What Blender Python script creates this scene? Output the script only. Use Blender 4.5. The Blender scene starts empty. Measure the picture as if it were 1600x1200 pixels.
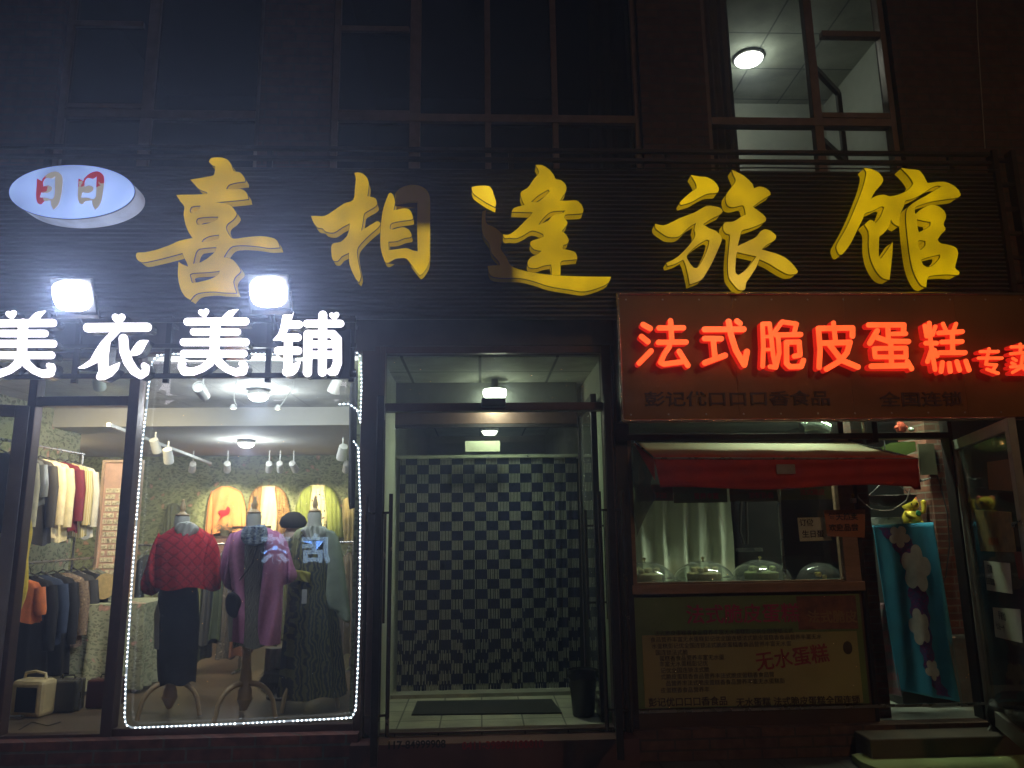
import bpy, math, random
import numpy as np
from mathutils import Vector, Matrix
rnd = random.Random(7)
SC = bpy.context.scene
COL = SC.collection

# ------------------------------------------------------------------ camera
F, CD, CH = 1155.0, 5.5, 1.59
YAW, PITCH, ROLL = .044, .19, -.0135
def _axes():
    f = Vector((math.sin(YAW)*math.cos(PITCH), math.cos(YAW)*math.cos(PITCH), math.sin(PITCH)))
    rt = Vector((math.cos(YAW), -math.sin(YAW), 0)); up = rt.cross(f)
    return rt*math.cos(ROLL)+up*math.sin(ROLL), -rt*math.sin(ROLL)+up*math.cos(ROLL), f
RT, UP, FW = _axes()
cam = bpy.data.cameras.new('camera'); cam.sensor_width = 36; cam.lens = F*36/1600; cam.clip_end = 300; cam.clip_start = .05
camo = bpy.data.objects.new('camera', cam); COL.objects.link(camo)
camo.matrix_world = Matrix(((RT.x, UP.x, -FW.x, 0), (RT.y, UP.y, -FW.y, -CD), (RT.z, UP.z, -FW.z, CH), (0, 0, 0, 1)))
SC.camera = camo
def U(px, py, Y):
    "world point on the plane y=Y seen at photo pixel (px,py)"
    d = FW + RT*((px-800)/F) - UP*((py-600)/F)
    t = (CD+Y)/d.y
    return Vector((d.x*t, Y, CH+d.z*t))
def V(px, py, z):
    d = FW + RT*((px-800)/F) - UP*((py-600)/F)
    t = (z-CH)/d.z
    return Vector((d.x*t, d.y*t-CD, z))
# ------------------------------------------------------------------ world (night sky)
w = bpy.data.worlds.new('World'); SC.world = w; w.use_nodes = True
nt = w.node_tree; bg = nt.nodes['Background']
sky = nt.nodes.new('ShaderNodeTexSky'); sky.sky_type = 'NISHITA'; sky.sun_disc = False
sky.sun_elevation = math.radians(-4); sky.sun_rotation = math.radians(200)
nt.links.new(sky.outputs[0], bg.inputs[0]); bg.inputs[1].default_value = .05
SC.view_settings.view_transform = 'Standard'; SC.view_settings.look = 'None'
SC.view_settings.exposure = 0; SC.view_settings.gamma = 1
SC.cycles.use_denoising = True; SC.cycles.max_bounces = 6; SC.cycles.transparent_max_bounces = 12
SC.cycles.diffuse_bounces = 3; SC.cycles.glossy_bounces = 3; SC.cycles.volume_bounces = 0
SC.cycles.sample_clamp_indirect = 4; SC.cycles.caustics_reflective = False; SC.cycles.caustics_refractive = False
SC.cycles.volume_step_rate = 4; SC.cycles.use_adaptive_sampling = True; SC.cycles.adaptive_threshold = .025

# ------------------------------------------------------------------ materials
MC = {}
def _new(name):
    m = bpy.data.materials.new(name); m.use_nodes = True
    return m, m.node_tree, m.node_tree.nodes['Principled BSDF']
def c4(c): return (c[0], c[1], c[2], 1)
def M(name, col, rough=.6, metal=0, var=.18, scale=9, bump=.15, spec=.4, trans=0, stretch=(1, 1, 1), sheen=0):
    if name in MC: return MC[name]
    m, nt, b = _new(name); N, L = nt.nodes, nt.links
    tc = N.new('ShaderNodeTexCoord'); mp = N.new('ShaderNodeMapping'); mp.inputs['Scale'].default_value = stretch
    L.new(tc.outputs['Object'], mp.inputs[0])
    n = N.new('ShaderNodeTexNoise'); n.inputs['Scale'].default_value = scale; n.inputs['Detail'].default_value = 6
    L.new(mp.outputs[0], n.inputs['Vector'])
    r = N.new('ShaderNodeMix'); r.data_type = 'RGBA'
    r.inputs['A'].default_value = c4([x*(1-var) for x in col]); r.inputs['B'].default_value = c4([min(1, x*(1+var)) for x in col])
    cr = N.new('ShaderNodeMapRange'); cr.inputs[1].default_value = .3; cr.inputs[2].default_value = .7
    L.new(n.outputs[0], cr.inputs[0]); L.new(cr.outputs[0], r.inputs['Factor']); L.new(r.outputs['Result'], b.inputs['Base Color'])
    mr = N.new('ShaderNodeMapRange'); mr.inputs[3].default_value = max(0, rough-.08); mr.inputs[4].default_value = min(1, rough+.08)
    L.new(n.outputs[0], mr.inputs[0]); L.new(mr.outputs[0], b.inputs['Roughness'])
    b.inputs['Metallic'].default_value = metal; b.inputs['Specular IOR Level'].default_value = spec
    if bump:
        n2 = N.new('ShaderNodeTexNoise'); n2.inputs['Scale'].default_value = scale*9; n2.inputs['Detail'].default_value = 3
        L.new(mp.outputs[0], n2.inputs['Vector'])
        bp = N.new('ShaderNodeBump'); bp.inputs['Strength'].default_value = bump; bp.inputs['Distance'].default_value = .004
        L.new(n2.outputs[0], bp.inputs['Height']); L.new(bp.outputs[0], b.inputs['Normal'])
    MC[name] = m; return m
def EM(name, col, strength, var=0, scale=5, base=None, deadfn=None):
    "a lit translucent surface: emission with the uneven brightness of its lamps"
    if name in MC: return MC[name]
    m, nt, b = _new(name); N, L = nt.nodes, nt.links
    b.inputs['Base Color'].default_value = c4(base or [min(1, x) for x in col]); b.inputs['Roughness'].default_value = .25
    b.inputs['Emission Color'].default_value = c4(col); b.inputs['Emission Strength'].default_value = strength; m.cycles.emission_sampling = 'NONE'
    src = None
    tc = N.new('ShaderNodeTexCoord')
    if var:
        n = N.new('ShaderNodeTexNoise'); n.inputs['Scale'].default_value = scale; n.inputs['Detail'].default_value = 1.5
        L.new(tc.outputs['Object'], n.inputs['Vector'])
        mr = N.new('ShaderNodeMapRange'); mr.inputs[1].default_value = .3; mr.inputs[2].default_value = .7
        mr.inputs[3].default_value = strength*(1-var); mr.inputs[4].default_value = strength*(1+var)
        L.new(n.outputs[0], mr.inputs[0]); src = mr.outputs[0]
    if deadfn:
        src = deadfn(N, L, tc, src)
    if src is not None: L.new(src, b.inputs['Emission Strength'])
    MC[name] = m; return m
def GL(name, tint=(1, 1, 1), refl=1.0, rough=.0, veil=0):
    "thin window glass"
    if name in MC: return MC[name]
    m, nt, b = _new(name); N, L = nt.nodes, nt.links; N.remove(b)
    out = N['Material Output']
    t = N.new('ShaderNodeBsdfTransparent'); t.inputs[0].default_value = c4(tint)
    g = N.new('ShaderNodeBsdfGlossy'); g.inputs['Roughness'].default_value = rough
    fr = N.new('ShaderNodeFresnel')             # same reflectance from both sides of the thin pane
    ge = N.new('ShaderNodeNewGeometry'); io = N.new('ShaderNodeMapRange'); io.inputs[3].default_value = 1.5; io.inputs[4].default_value = 1/1.5
    L.new(ge.outputs['Backfacing'], io.inputs[0]); L.new(io.outputs[0], fr.inputs[0])
    mu = N.new('ShaderNodeMath'); mu.operation = 'MULTIPLY'; mu.inputs[1].default_value = 1.9*refl; mu.use_clamp = True
    L.new(fr.outputs[0], mu.inputs[0])
    mx = N.new('ShaderNodeMixShader'); L.new(mu.outputs[0], mx.inputs[0]); L.new(t.outputs[0], mx.inputs[1]); L.new(g.outputs[0], mx.inputs[2])
    last = mx
    if veil:
        d = N.new('ShaderNodeBsdfDiffuse'); d.inputs[0].default_value = (.75, .78, .74, 1)
        n = N.new('ShaderNodeTexNoise'); n.inputs['Scale'].default_value = 3; n.inputs['Detail'].default_value = 8
        tc = N.new('ShaderNodeTexCoord'); L.new(tc.outputs['Object'], n.inputs['Vector'])
        mr = N.new('ShaderNodeMapRange'); mr.inputs[1].default_value = .35; mr.inputs[2].default_value = .75; mr.inputs[3].default_value = veil*.3; mr.inputs[4].default_value = veil
        L.new(n.outputs[0], mr.inputs[0])
        m2 = N.new('ShaderNodeMixShader'); L.new(mr.outputs[0], m2.inputs[0]); L.new(mx.outputs[0], m2.inputs[1]); L.new(d.outputs[0], m2.inputs[2]); last = m2
    L.new(last.outputs[0], out.inputs[0])
    MC[name] = m; return m
def wallcoord(N, L):
    g = N.new('ShaderNodeNewGeometry'); s = N.new('ShaderNodeSeparateXYZ'); L.new(g.outputs['Position'], s.inputs[0])
    a = N.new('ShaderNodeMath'); L.new(s.outputs[0], a.inputs[0]); L.new(s.outputs[1], a.inputs[1])
    c = N.new('ShaderNodeCombineXYZ'); L.new(a.outputs[0], c.inputs[0]); L.new(s.outputs[2], c.inputs[1])
    return c.outputs[0]
def BRICK(name, c1, c2, mortar, bw=.22, bh=.075, ms=.008, rough=.8):
    if name in MC: return MC[name]
    m, nt, b = _new(name); N, L = nt.nodes, nt.links
    v = wallcoord(N, L)
    br = N.new('ShaderNodeTexBrick'); br.inputs['Scale'].default_value = 1
    br.inputs['Brick Width'].default_value = bw; br.inputs['Row Height'].default_value = bh; br.inputs['Mortar Size'].default_value = ms
    br.inputs['Color1'].default_value = c4(c1); br.inputs['Color2'].default_value = c4(c2); br.inputs['Mortar'].default_value = c4(mortar)
    L.new(v, br.inputs['Vector']); 
    n = N.new('ShaderNodeTexNoise'); n.inputs['Scale'].default_value = 12; n.inputs['Detail'].default_value = 8; L.new(v, n.inputs['Vector'])
    mr = N.new('ShaderNodeMapRange'); mr.inputs[1].default_value = .3; mr.inputs[2].default_value = .7; mr.inputs[3].default_value = .6; mr.inputs[4].default_value = 1.35
    L.new(n.outputs[0], mr.inputs[0])
    vm = N.new('ShaderNodeVectorMath'); vm.operation = 'SCALE'; L.new(br.outputs['Color'], vm.inputs[0]); L.new(mr.outputs[0], vm.inputs['Scale'])
    L.new(vm.outputs[0], b.inputs['Base Color']); b.inputs['Roughness'].default_value = rough
    bp = N.new('ShaderNodeBump'); bp.inputs['Strength'].default_value = .6; bp.inputs['Distance'].default_value = .006; bp.invert = True
    L.new(br.outputs['Fac'], bp.inputs['Height']); L.new(bp.outputs[0], b.inputs['Normal'])
    MC[name] = m; return m
def FLORAL(name, ground, leaf, bloom, sc=7, leafn=.5, bl=.16, rough=.8):
    "printed pattern: scattered leaves and blooms on a plain ground"
    if name in MC: return MC[name]
    m, nt, b = _new(name); N, L = nt.nodes, nt.links
    v = wallcoord(N, L)
    n = N.new('ShaderNodeTexNoise'); n.inputs['Scale'].default_value = 3.2; n.inputs['Detail'].default_value = 3; L.new(v, n.inputs['Vector'])
    ad = N.new('ShaderNodeVectorMath'); ad.operation = 'MULTIPLY_ADD'; L.new(n.outputs['Color'], ad.inputs[0]); ad.inputs[1].default_value = (.25, .25, .25); L.new(v, ad.inputs[2])
    def layer(scale, thr, soft, seed):
        mp = N.new('ShaderNodeMapping'); mp.inputs['Location'].default_value = (seed, seed*.7, 0); mp.inputs['Rotation'].default_value = (0, 0, seed)
        mp.inputs['Scale'].default_value = (1, 1.7 if seed < 3 else 1, 1)
        L.new(ad.outputs[0], mp.inputs[0])
        vo = N.new('ShaderNodeTexVoronoi'); vo.inputs['Scale'].default_value = scale; vo.inputs['Randomness'].default_value = 1; L.new(mp.outputs[0], vo.inputs['Vector'])
        mr = N.new('ShaderNodeMapRange'); mr.inputs[1].default_value = thr; mr.inputs[2].default_value = thr+soft; mr.inputs[3].default_value = 1; mr.inputs[4].default_value = 0
        L.new(vo.outputs['Distance'], mr.inputs[0]); return mr.outputs[0]
    col = None
    prev = c4(ground)
    for (c, s, t, so, sd) in ((leaf, sc*2.3, .36, .04, 1.3), ([x*.6+.1*y for x, y in zip(leaf, bloom)], sc*3.4, .3, .05, 2.4), (bloom, sc, bl, .03, 4.1), ([min(1, x*1.4) for x in bloom], sc, bl*.45, .03, 4.1)):
        mx = N.new('ShaderNodeMix'); mx.data_type = 'RGBA'
        if col is None: mx.inputs['A'].default_value = prev
        else: L.new(col, mx.inputs['A'])
        mx.inputs['B'].default_value = c4(c); L.new(layer(s, t, so, sd), mx.inputs['Factor']); col = mx.outputs['Result']
    L.new(col, b.inputs['Base Color']); b.inputs['Roughness'].default_value = rough
    MC[name] = m; return m
def TILE(name, c1, gap, bw, bh, ms=.006, rough=.35, xy=True):
    if name in MC: return MC[name]
    m, nt, b = _new(name); N, L = nt.nodes, nt.links
    g = N.new('ShaderNodeNewGeometry')
    br = N.new('ShaderNodeTexBrick'); br.offset = 0; br.inputs['Scale'].default_value = 1
    br.inputs['Brick Width'].default_value = bw; br.inputs['Row Height'].default_value = bh; br.inputs['Mortar Size'].default_value = ms
    br.inputs['Color1'].default_value = c4(c1); br.inputs['Color2'].default_value = c4([x*.9 for x in c1]); br.inputs['Mortar'].default_value = c4(gap)
    L.new(g.outputs['Position'] if xy else wallcoord(N, L), br.inputs['Vector'])
    n = N.new('ShaderNodeTexNoise'); n.inputs['Scale'].default_value = 4; n.inputs['Detail'].default_value = 9; L.new(g.outputs['Position'], n.inputs['Vector'])
    mr = N.new('ShaderNodeMapRange'); mr.inputs[1].default_value = .3; mr.inputs[2].default_value = .7; mr.inputs[3].default_value = .75; mr.inputs[4].default_value = 1.2
    L.new(n.outputs[0], mr.inputs[0])
    vm = N.new('ShaderNodeVectorMath'); vm.operation = 'SCALE'; L.new(br.outputs['Color'], vm.inputs[0]); L.new(mr.outputs[0], vm.inputs['Scale'])
    L.new(vm.outputs[0], b.inputs['Base Color']); b.inputs['Roughness'].default_value = rough
    MC[name] = m; return m
def WAVES(name, ca, cb, scale=20, dist=6, rough=.8, rot=0, detail=2):
    if name in MC: return MC[name]
    m, nt, b = _new(name); N, L = nt.nodes, nt.links
    v = wallcoord(N, L)
    mp = N.new('ShaderNodeMapping'); mp.inputs['Rotation'].default_value = (0, 0, rot); L.new(v, mp.inputs[0])
    wv = N.new('ShaderNodeTexWave'); wv.inputs['Scale'].default_value = scale; wv.inputs['Distortion'].default_value = dist; wv.inputs['Detail'].default_value = detail
    L.new(mp.outputs[0], wv.inputs['Vector'])
    cr = N.new('ShaderNodeMapRange'); cr.inputs[1].default_value = .35; cr.inputs[2].default_value = .65; L.new(wv.outputs['Fac'], cr.inputs[0])
    mx = N.new('ShaderNodeMix'); mx.data_type = 'RGBA'; mx.inputs['A'].default_value = c4(ca); mx.inputs['B'].default_value = c4(cb)
    L.new(cr.outputs[0], mx.inputs['Factor']); L.new(mx.outputs['Result'], b.inputs['Base Color']); b.inputs['Roughness'].default_value = rough
    bp = N.new('ShaderNodeBump'); bp.inputs['Strength'].default_value = .3; bp.inputs['Distance'].default_value = .004; L.new(wv.outputs['Fac'], bp.inputs['Height']); L.new(bp.outputs[0], b.inputs['Normal'])
    MC[name] = m; return m

def KNIT(name, ca, cb, scale=9):
    m, nt, b = _new(name); N, L = nt.nodes, nt.links; v = wallcoord(N, L); fac = None
    for a in (math.radians(50), math.radians(-50)):
        mp = N.new('ShaderNodeMapping'); mp.inputs['Rotation'].default_value = (0, 0, a); L.new(v, mp.inputs[0])
        wv = N.new('ShaderNodeTexWave'); wv.inputs['Scale'].default_value = scale; wv.inputs['Distortion'].default_value = 1.2; wv.inputs['Detail Scale'].default_value = 3; L.new(mp.outputs[0], wv.inputs['Vector'])
        mr = N.new('ShaderNodeMapRange'); mr.inputs[1].default_value = .8; mr.inputs[2].default_value = 1; L.new(wv.outputs['Fac'], mr.inputs[0])
        if fac is None: fac = mr.outputs[0]
        else:
            mm = N.new('ShaderNodeMath'); mm.operation = 'MAXIMUM'; L.new(fac, mm.inputs[0]); L.new(mr.outputs[0], mm.inputs[1]); fac = mm.outputs[0]
    n = N.new('ShaderNodeTexNoise'); n.inputs['Scale'].default_value = 60; L.new(v, n.inputs['Vector'])
    m3 = N.new('ShaderNodeMath'); m3.operation = 'MULTIPLY'; L.new(fac, m3.inputs[0]); L.new(n.outputs[0], m3.inputs[1])
    mx = N.new('ShaderNodeMix'); mx.data_type = 'RGBA'; mx.inputs['A'].default_value = c4(ca); mx.inputs['B'].default_value = c4(cb); L.new(m3.outputs[0], mx.inputs['Factor'])
    L.new(mx.outputs['Result'], b.inputs['Base Color']); b.inputs['Roughness'].default_value = .9
    bp = N.new('ShaderNodeBump'); bp.inputs['Strength'].default_value = .5; bp.inputs['Distance'].default_value = .005; bp.invert = True; L.new(m3.outputs[0], bp.inputs['Height']); L.new(bp.outputs[0], b.inputs['Normal'])
    return m

# ------------------------------------------------------------------ mesh helpers
def wloc(o):
    v = Vector((0, 0, 0))
    while o is not None: v += o.location; o = o.parent
    return v
def tagp(o, label=None, cat=None, group=None, kind=None):
    if label: o['label'] = label
    if cat: o['category'] = cat
    if group: o['group'] = group
    if kind: o['kind'] = kind
    return o
def thing(name, label, cat, loc, group=None):
    o = bpy.data.objects.new(name, None); COL.objects.link(o); o.location = loc; o.empty_display_size = .1
    return tagp(o, label, cat, group)
def link(name, me, mats, parent=None, smooth=False, bevel=0):
    o = bpy.data.objects.new(name, me); COL.objects.link(o)
    for m in (mats if isinstance(mats, (list, tuple)) else [mats]): me.materials.append(m)
    if parent is not None:
        o.parent = parent
        me.transform(Matrix.Translation(-wloc(parent)))
    else:                                       # put the origin at the base of the thing
        n = len(me.vertices)
        if n:
            co = np.empty(n*3); me.vertices.foreach_get('co', co); co = co.reshape(-1, 3)
            c = (co.min(0)+co.max(0))/2; c[2] = co[:, 2].min(); c = Vector(c)
            me.transform(Matrix.Translation(-c)); o.location = c
    if smooth:
        me.polygons.foreach_set('use_smooth', [True]*len(me.polygons))
        me.set_sharp_from_angle(angle=math.radians(50))
    if bevel:
        b = o.modifiers.new('bevel', 'BEVEL'); b.width = bevel; b.segments = 2; b.limit_method = 'ANGLE'
    return o
class MB:
    def __init__(s): s.v, s.f, s.m = [], [], []
    def add(s, vs, fs, mi=0):
        k = len(s.v); s.v += [tuple(v) for v in vs]; s.f += [tuple(k+i for i in f) for f in fs]; s.m += [mi]*len(fs); return s
    def box(s, a, b, mi=0):
        x0, y0, z0 = [min(p, q) for p, q in zip(a, b)]; x1, y1, z1 = [max(p, q) for p, q in zip(a, b)]
        return s.add([(x0,y0,z0),(x1,y0,z0),(x1,y1,z0),(x0,y1,z0),(x0,y0,z1),(x1,y0,z1),(x1,y1,z1),(x0,y1,z1)],
                     [(0,3,2,1),(4,5,6,7),(0,1,5,4),(1,2,6,5),(2,3,7,6),(3,0,4,7)], mi)
    def bar(s, p, q, w, h, mi=0, up=(0, 0, 1)):
        "a box of width w and height h from p to q"
        p, q = Vector(p), Vector(q); d = (q-p).normalized(); u = Vector(up)
        if abs(d.dot(u)) > .95: u = Vector((0, 1, 0))
        r = d.cross(u).normalized()*(w/2); u = r.cross(d).normalized()*(h/2)
        return s.add([p-r-u, p+r-u, p+r+u, p-r+u, q-r-u, q+r-u, q+r+u, q-r+u],
                     [(0,3,2,1),(4,5,6,7),(0,1,5,4),(1,2,6,5),(2,3,7,6),(3,0,4,7)][::1], mi)
    def tube(s, pts, r, n=8, mi=0, flat=1):
        pts = [Vector(p) for p in pts]; rs = r if isinstance(r, (list, tuple)) else [r]*len(pts)
        vs, fs = [], []; ref = None
        for i, p in enumerate(pts):
            d = (pts[min(i+1, len(pts)-1)]-pts[max(i-1, 0)]).normalized()
            if ref is None: ref = Vector((0, 1, 0)) if abs(d.y) < .9 else Vector((1, 0, 0))
            a = (ref-d*ref.dot(d)).normalized(); ref = a; b = d.cross(a)
            for k in range(n):
                t = 2*math.pi*k/n; vs.append(p+a*(math.cos(t)*rs[i]*flat)+b*(math.sin(t)*rs[i]))
        for i in range(len(pts)-1):
            for k in range(n): fs.append((i*n+k, i*n+(k+1) % n, (i+1)*n+(k+1) % n, (i+1)*n+k))
        fs += [tuple(range(n))[::-1], tuple((len(pts)-1)*n+k for k in range(n))]
        return s.add(vs, fs, mi)
    def lathe(s, prof, c=(0, 0, 0), n=24, mi=0, axis=None):
        "prof: (radius, height) pairs"
        vs, fs = [], []; c = Vector(c)
        q = Vector((0, 0, 1)).rotation_difference(Vector(axis)) if axis is not None else None
        for (r, z) in prof:
            for k in range(n):
                t = 2*math.pi*k/n; p = Vector((r*math.cos(t), r*math.sin(t), z))
                if q: p = q @ p
                vs.append(c+p)
        for i in range(len(prof)-1):
            for k in range(n): fs.append((i*n+k, i*n+(k+1) % n, (i+1)*n+(k+1) % n, (i+1)*n+k))
        if prof[0][0] > 1e-5: fs.append(tuple(range(n))[::-1])
        if prof[-1][0] > 1e-5: fs.append(tuple((len(prof)-1)*n+k for k in range(n)))
        return s.add(vs, fs, mi)
    def shell(s, rings, n=36, fold=0, nf=7, seed=0, mi=0, cap=False, jit=.6):
        "rings: (cx, cy, z, rx, ry) from top to bottom; vertical cloth folds that grow downwards"
        R_ = random.Random(seed); ph = [R_.uniform(0, 6.3) for _ in range(4)]; vs, fs = [], []
        for i, (cx, cy, z, rx, ry) in enumerate(rings):
            g = i/max(1, len(rings)-1)
            for k in range(n):
                t = 2*math.pi*k/n
                a = 1+fold*(.35+.65*g)*(math.sin(nf*t+ph[0]+g*jit)+.5*math.sin((nf*2-3)*t+ph[1]-g*jit*2)+.35*math.sin(3*t+ph[2]+g*2))
                vs.append((cx+rx*math.cos(t)*a, cy+ry*math.sin(t)*a, z+(.012*math.sin(5*t+ph[3]) if i == len(rings)-1 and fold else 0)))
        for i in range(len(rings)-1):
            for k in range(n): fs.append((i*n+k, (i+1)*n+k, (i+1)*n+(k+1) % n, i*n+(k+1) % n))
        if cap: fs.append(tuple(range(n))); fs.append(tuple((len(rings)-1)*n+k for k in range(n))[::-1])
        return s.add(vs, fs, mi)
    def grid(s, fn, nu, nv, mi=0):
        vs = [fn(i/nu, j/nv) for j in range(nv+1) for i in range(nu+1)]
        fs = [(j*(nu+1)+i, j*(nu+1)+i+1, (j+1)*(nu+1)+i+1, (j+1)*(nu+1)+i) for j in range(nv) for i in range(nu)]
        return s.add(vs, fs, mi)
    def build(s, name, mats, parent=None, smooth=False, bevel=0):
        me = bpy.data.meshes.new(name); me.from_pydata(s.v, [], s.f); 
        me.polygons.foreach_set('material_index', s.m); me.validate(); me.update()
        return link(name, me, mats, parent, smooth, bevel)
def solid(o, t, off=-1):
    m = o.modifiers.new('solid', 'SOLIDIFY'); m.thickness = t; m.offset = off; return o
def frame_box(mb, x0, x1, z0, z1, Y0, Y1, wd, mi=0):
    mb.box((x0, Y0, z0), (x0+wd, Y1, z1), mi); mb.box((x1-wd, Y0, z0), (x1, Y1, z1), mi)
    mb.box((x0+wd, Y0+.002, z0), (x1-wd, Y1-.002, z0+wd), mi); mb.box((x0+wd, Y0+.002, z1-wd), (x1-wd, Y1-.002, z1), mi)

# ------------------------------------------------------------------ lettering helpers
def outline_mesh(loops, Y, depth, offset=0, bevel=0):
    "closed loops of world (x,z) -> filled solid from y=Y (front) to y=Y+depth"
    cu = bpy.data.curves.new('outline', 'CURVE'); cu.dimensions = '2D'; cu.fill_mode = 'BOTH'
    for lp in loops:
        sp = cu.splines.new('POLY'); sp.points.add(len(lp)-1)
        sp.points.foreach_set('co', [c for (x, z) in lp for c in (x, z, 0, 1)]); sp.use_cyclic_u = True
    cu.extrude = depth/2; cu.offset = offset; cu.bevel_depth = bevel
    return curve_to_mesh(cu, Y+depth/2)
def curve_to_mesh(cu, Yc, x0=0, z0=0):
    o = bpy.data.objects.new('tmp', cu); COL.objects.link(o)
    dg = bpy.context.evaluated_depsgraph_get(); dg.update()
    me = bpy.data.meshes.new_from_object(o.evaluated_get(dg)); me.name = 'lettering'
    bpy.data.objects.remove(o); bpy.data.curves.remove(cu)
    me.materials.clear()
    me.transform(Matrix(((1, 0, 0, x0), (0, 0, -1, Yc), (0, 1, 0, z0), (0, 0, 0, 1)))); me.update()
    return me
def crom(pts, k=3):
    out = []; n = len(pts)
    for i in range(n):
        p0, p1, p2, p3 = [np.array(pts[(i+j) % n], float) for j in (-1, 0, 1, 2)]
        a1 = (p1-p0); a2 = (p2-p1); a3 = (p3-p2)
        def sharp(a, b): return np.dot(a, b) < .25*np.linalg.norm(a)*np.linalg.norm(b)
        m1 = np.zeros(2) if sharp(a1, a2) else (p2-p0)/2
        m2 = np.zeros(2) if sharp(a2, a3) else (p3-p1)/2
        L2 = np.linalg.norm(a2)+1e-9
        for m in (m1, m2):
            l = np.linalg.norm(m)
            if l > L2: m *= L2/l
        for j in range(k):
            t = j/k; t2, t3 = t*t, t*t*t
            out.append(tuple((2*t3-3*t2+1)*p1+(t3-2*t2+t)*m1+(-2*t3+3*t2)*p2+(t3-t2)*m2))
    return out
def union_loops(strokes, polys=(), step=2.0, cut=()):
    "union of round strokes [(x,y,r)...] and polygons, as closed loops (same units as the input)"
    allp = [(x, y, r) for s in strokes for (x, y, r) in s]+[(x, y, 0) for p in polys for (x, y) in p]
    a = np.array(allp); x0 = (a[:, 0]-a[:, 2]).min()-4*step; x1 = (a[:, 0]+a[:, 2]).max()+4*step
    y0 = (a[:, 1]-a[:, 2]).min()-4*step; y1 = (a[:, 1]+a[:, 2]).max()+4*step
    gx = np.arange(x0, x1, step); gy = np.arange(y0, y1, step); X, Y = np.meshgrid(gx, gy)
    D = np.full(X.shape, 1e3)
    def seg(ax, ay, bx, by):
        dx, dy = bx-ax, by-ay; l = dx*dx+dy*dy+1e-9
        t = np.clip(((X-ax)*dx+(Y-ay)*dy)/l, 0, 1)
        return np.hypot(X-ax-t*dx, Y-ay-t*dy), t
    for s in strokes:
        if len(s) == 1: s = [s[0], s[0]]
        for p, q in zip(s, s[1:]):
            d, t = seg(p[0], p[1], q[0], q[1]); D = np.minimum(D, d-(p[2]+(q[2]-p[2])*t))
    for pl in polys:
        dd = np.full(X.shape, 1e3); ins = np.zeros(X.shape, bool)
        for p, q in zip(pl, pl[1:]+pl[:1]):
            d, t = seg(p[0], p[1], q[0], q[1]); dd = np.minimum(dd, d)
            if p[1] != q[1]:
                ins ^= ((p[1] > Y) != (q[1] > Y)) & (X < (q[0]-p[0])*(Y-p[1])/(q[1]-p[1])+p[0])
        D = np.minimum(D, np.where(ins, -dd, dd))
    D[np.abs(D) < 1e-6] = 1e-6
    nxt = {}; pos = {}
    def ept(i, j, i2, j2):
        key = (i, j, i2, j2)
        if key not in pos:
            a_, b_ = D[j, i], D[j2, i2]; t = a_/(a_-b_); pos[key] = (gx[i]+(gx[i2]-gx[i])*t, gy[j]+(gy[j2]-gy[j])*t)
        return key
    ny, nx = D.shape; S = D < 0
    act = (S[:-1, :-1].astype(int)+S[1:, :-1]+S[:-1, 1:]+S[1:, 1:])
    for j, i in zip(*np.where((act > 0) & (act < 4))):
        a_, b_, c_, d_ = S[j, i], S[j, i+1], S[j+1, i+1], S[j+1, i]
        e0 = lambda: ept(i, j, i+1, j); e1 = lambda: ept(i+1, j, i+1, j+1); e2 = lambda: ept(i, j+1, i+1, j+1); e3 = lambda: ept(i, j, i, j+1)
        c = a_*1+b_*2+c_*4+d_*8
        T = {1: [(e3, e0)], 2: [(e0, e1)], 3: [(e3, e1)], 4: [(e1, e2)], 5: [(e3, e2), (e1, e0)], 6: [(e0, e2)], 7: [(e3, e2)],
             8: [(e2, e3)], 9: [(e2, e0)], 10: [(e0, e3), (e2, e1)], 11: [(e2, e1)], 12: [(e1, e3)], 13: [(e1, e0)], 14: [(e0, e3)]}[int(c)]
        for p, q in T: nxt[p()] = q()
    loops = []
    while nxt:
        k, v = nxt.popitem(); lp = [k]
        while v != lp[0] and v in nxt: lp.append(v); v = nxt.pop(v)
        if len(lp) > 5: loops.append([pos[e] for e in lp])
    return loops
def text_mesh(txt, h, x, z, Y, ext=.001, bold=0, anchor='LEFT', shear=0, space=1, line=1):
    cu = bpy.data.curves.new('text', 'FONT'); cu.body = txt; cu.size = h*1.08; cu.extrude = ext; cu.offset = bold; cu.align_x = anchor
    cu.shear = shear; cu.space_character = space; cu.space_line = line; cu.resolution_u = 3
    return curve_to_mesh(cu, Y, x, z)
def put_text(name, txt, h, x, z, Y, mat, parent, **k):
    return link(name, text_mesh(txt, h, x, z, Y, **k), mat, parent)

# ================================================================== palette
FZ = .2                                                             # shop floor height
m_brown = M('brown_frame', (.10, .058, .048), .38, .3, var=.12, scale=20, bump=.05)
m_dframe = M('dark_frame', (.035, .028, .028), .35, .4, var=.15, scale=20, bump=.05)
m_wood = M('window_wood', (.30, .18, .12), .5, 0, var=.2, scale=6, bump=.1, stretch=(1, 1, 6))
m_slat = M('fascia_slat', (.055, .052, .06), .45, .35, var=.3, scale=3, bump=.1, stretch=(1, 1, 8))
m_steel = M('steel', (.45, .45, .46), .28, .9, var=.12, bump=.03)
m_black = M('black_plastic', (.018, .018, .02), .4, 0, var=.2, bump=.05)
m_white = M('white_paint', (.72, .71, .66), .5, 0, var=.05, bump=.04)
m_brickd = BRICK('upper_brick', (.10, .045, .035), (.075, .036, .03), (.05, .045, .042), .22, .07)
m_brickp = BRICK('plinth_brick', (.17, .06, .045), (.12, .045, .035), (.12, .11, .10), .3, .085)
m_brickc = BRICK('column_brick', (.17, .06, .035), (.13, .045, .03), (.17, .14, .11), .22, .055, .006)
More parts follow.
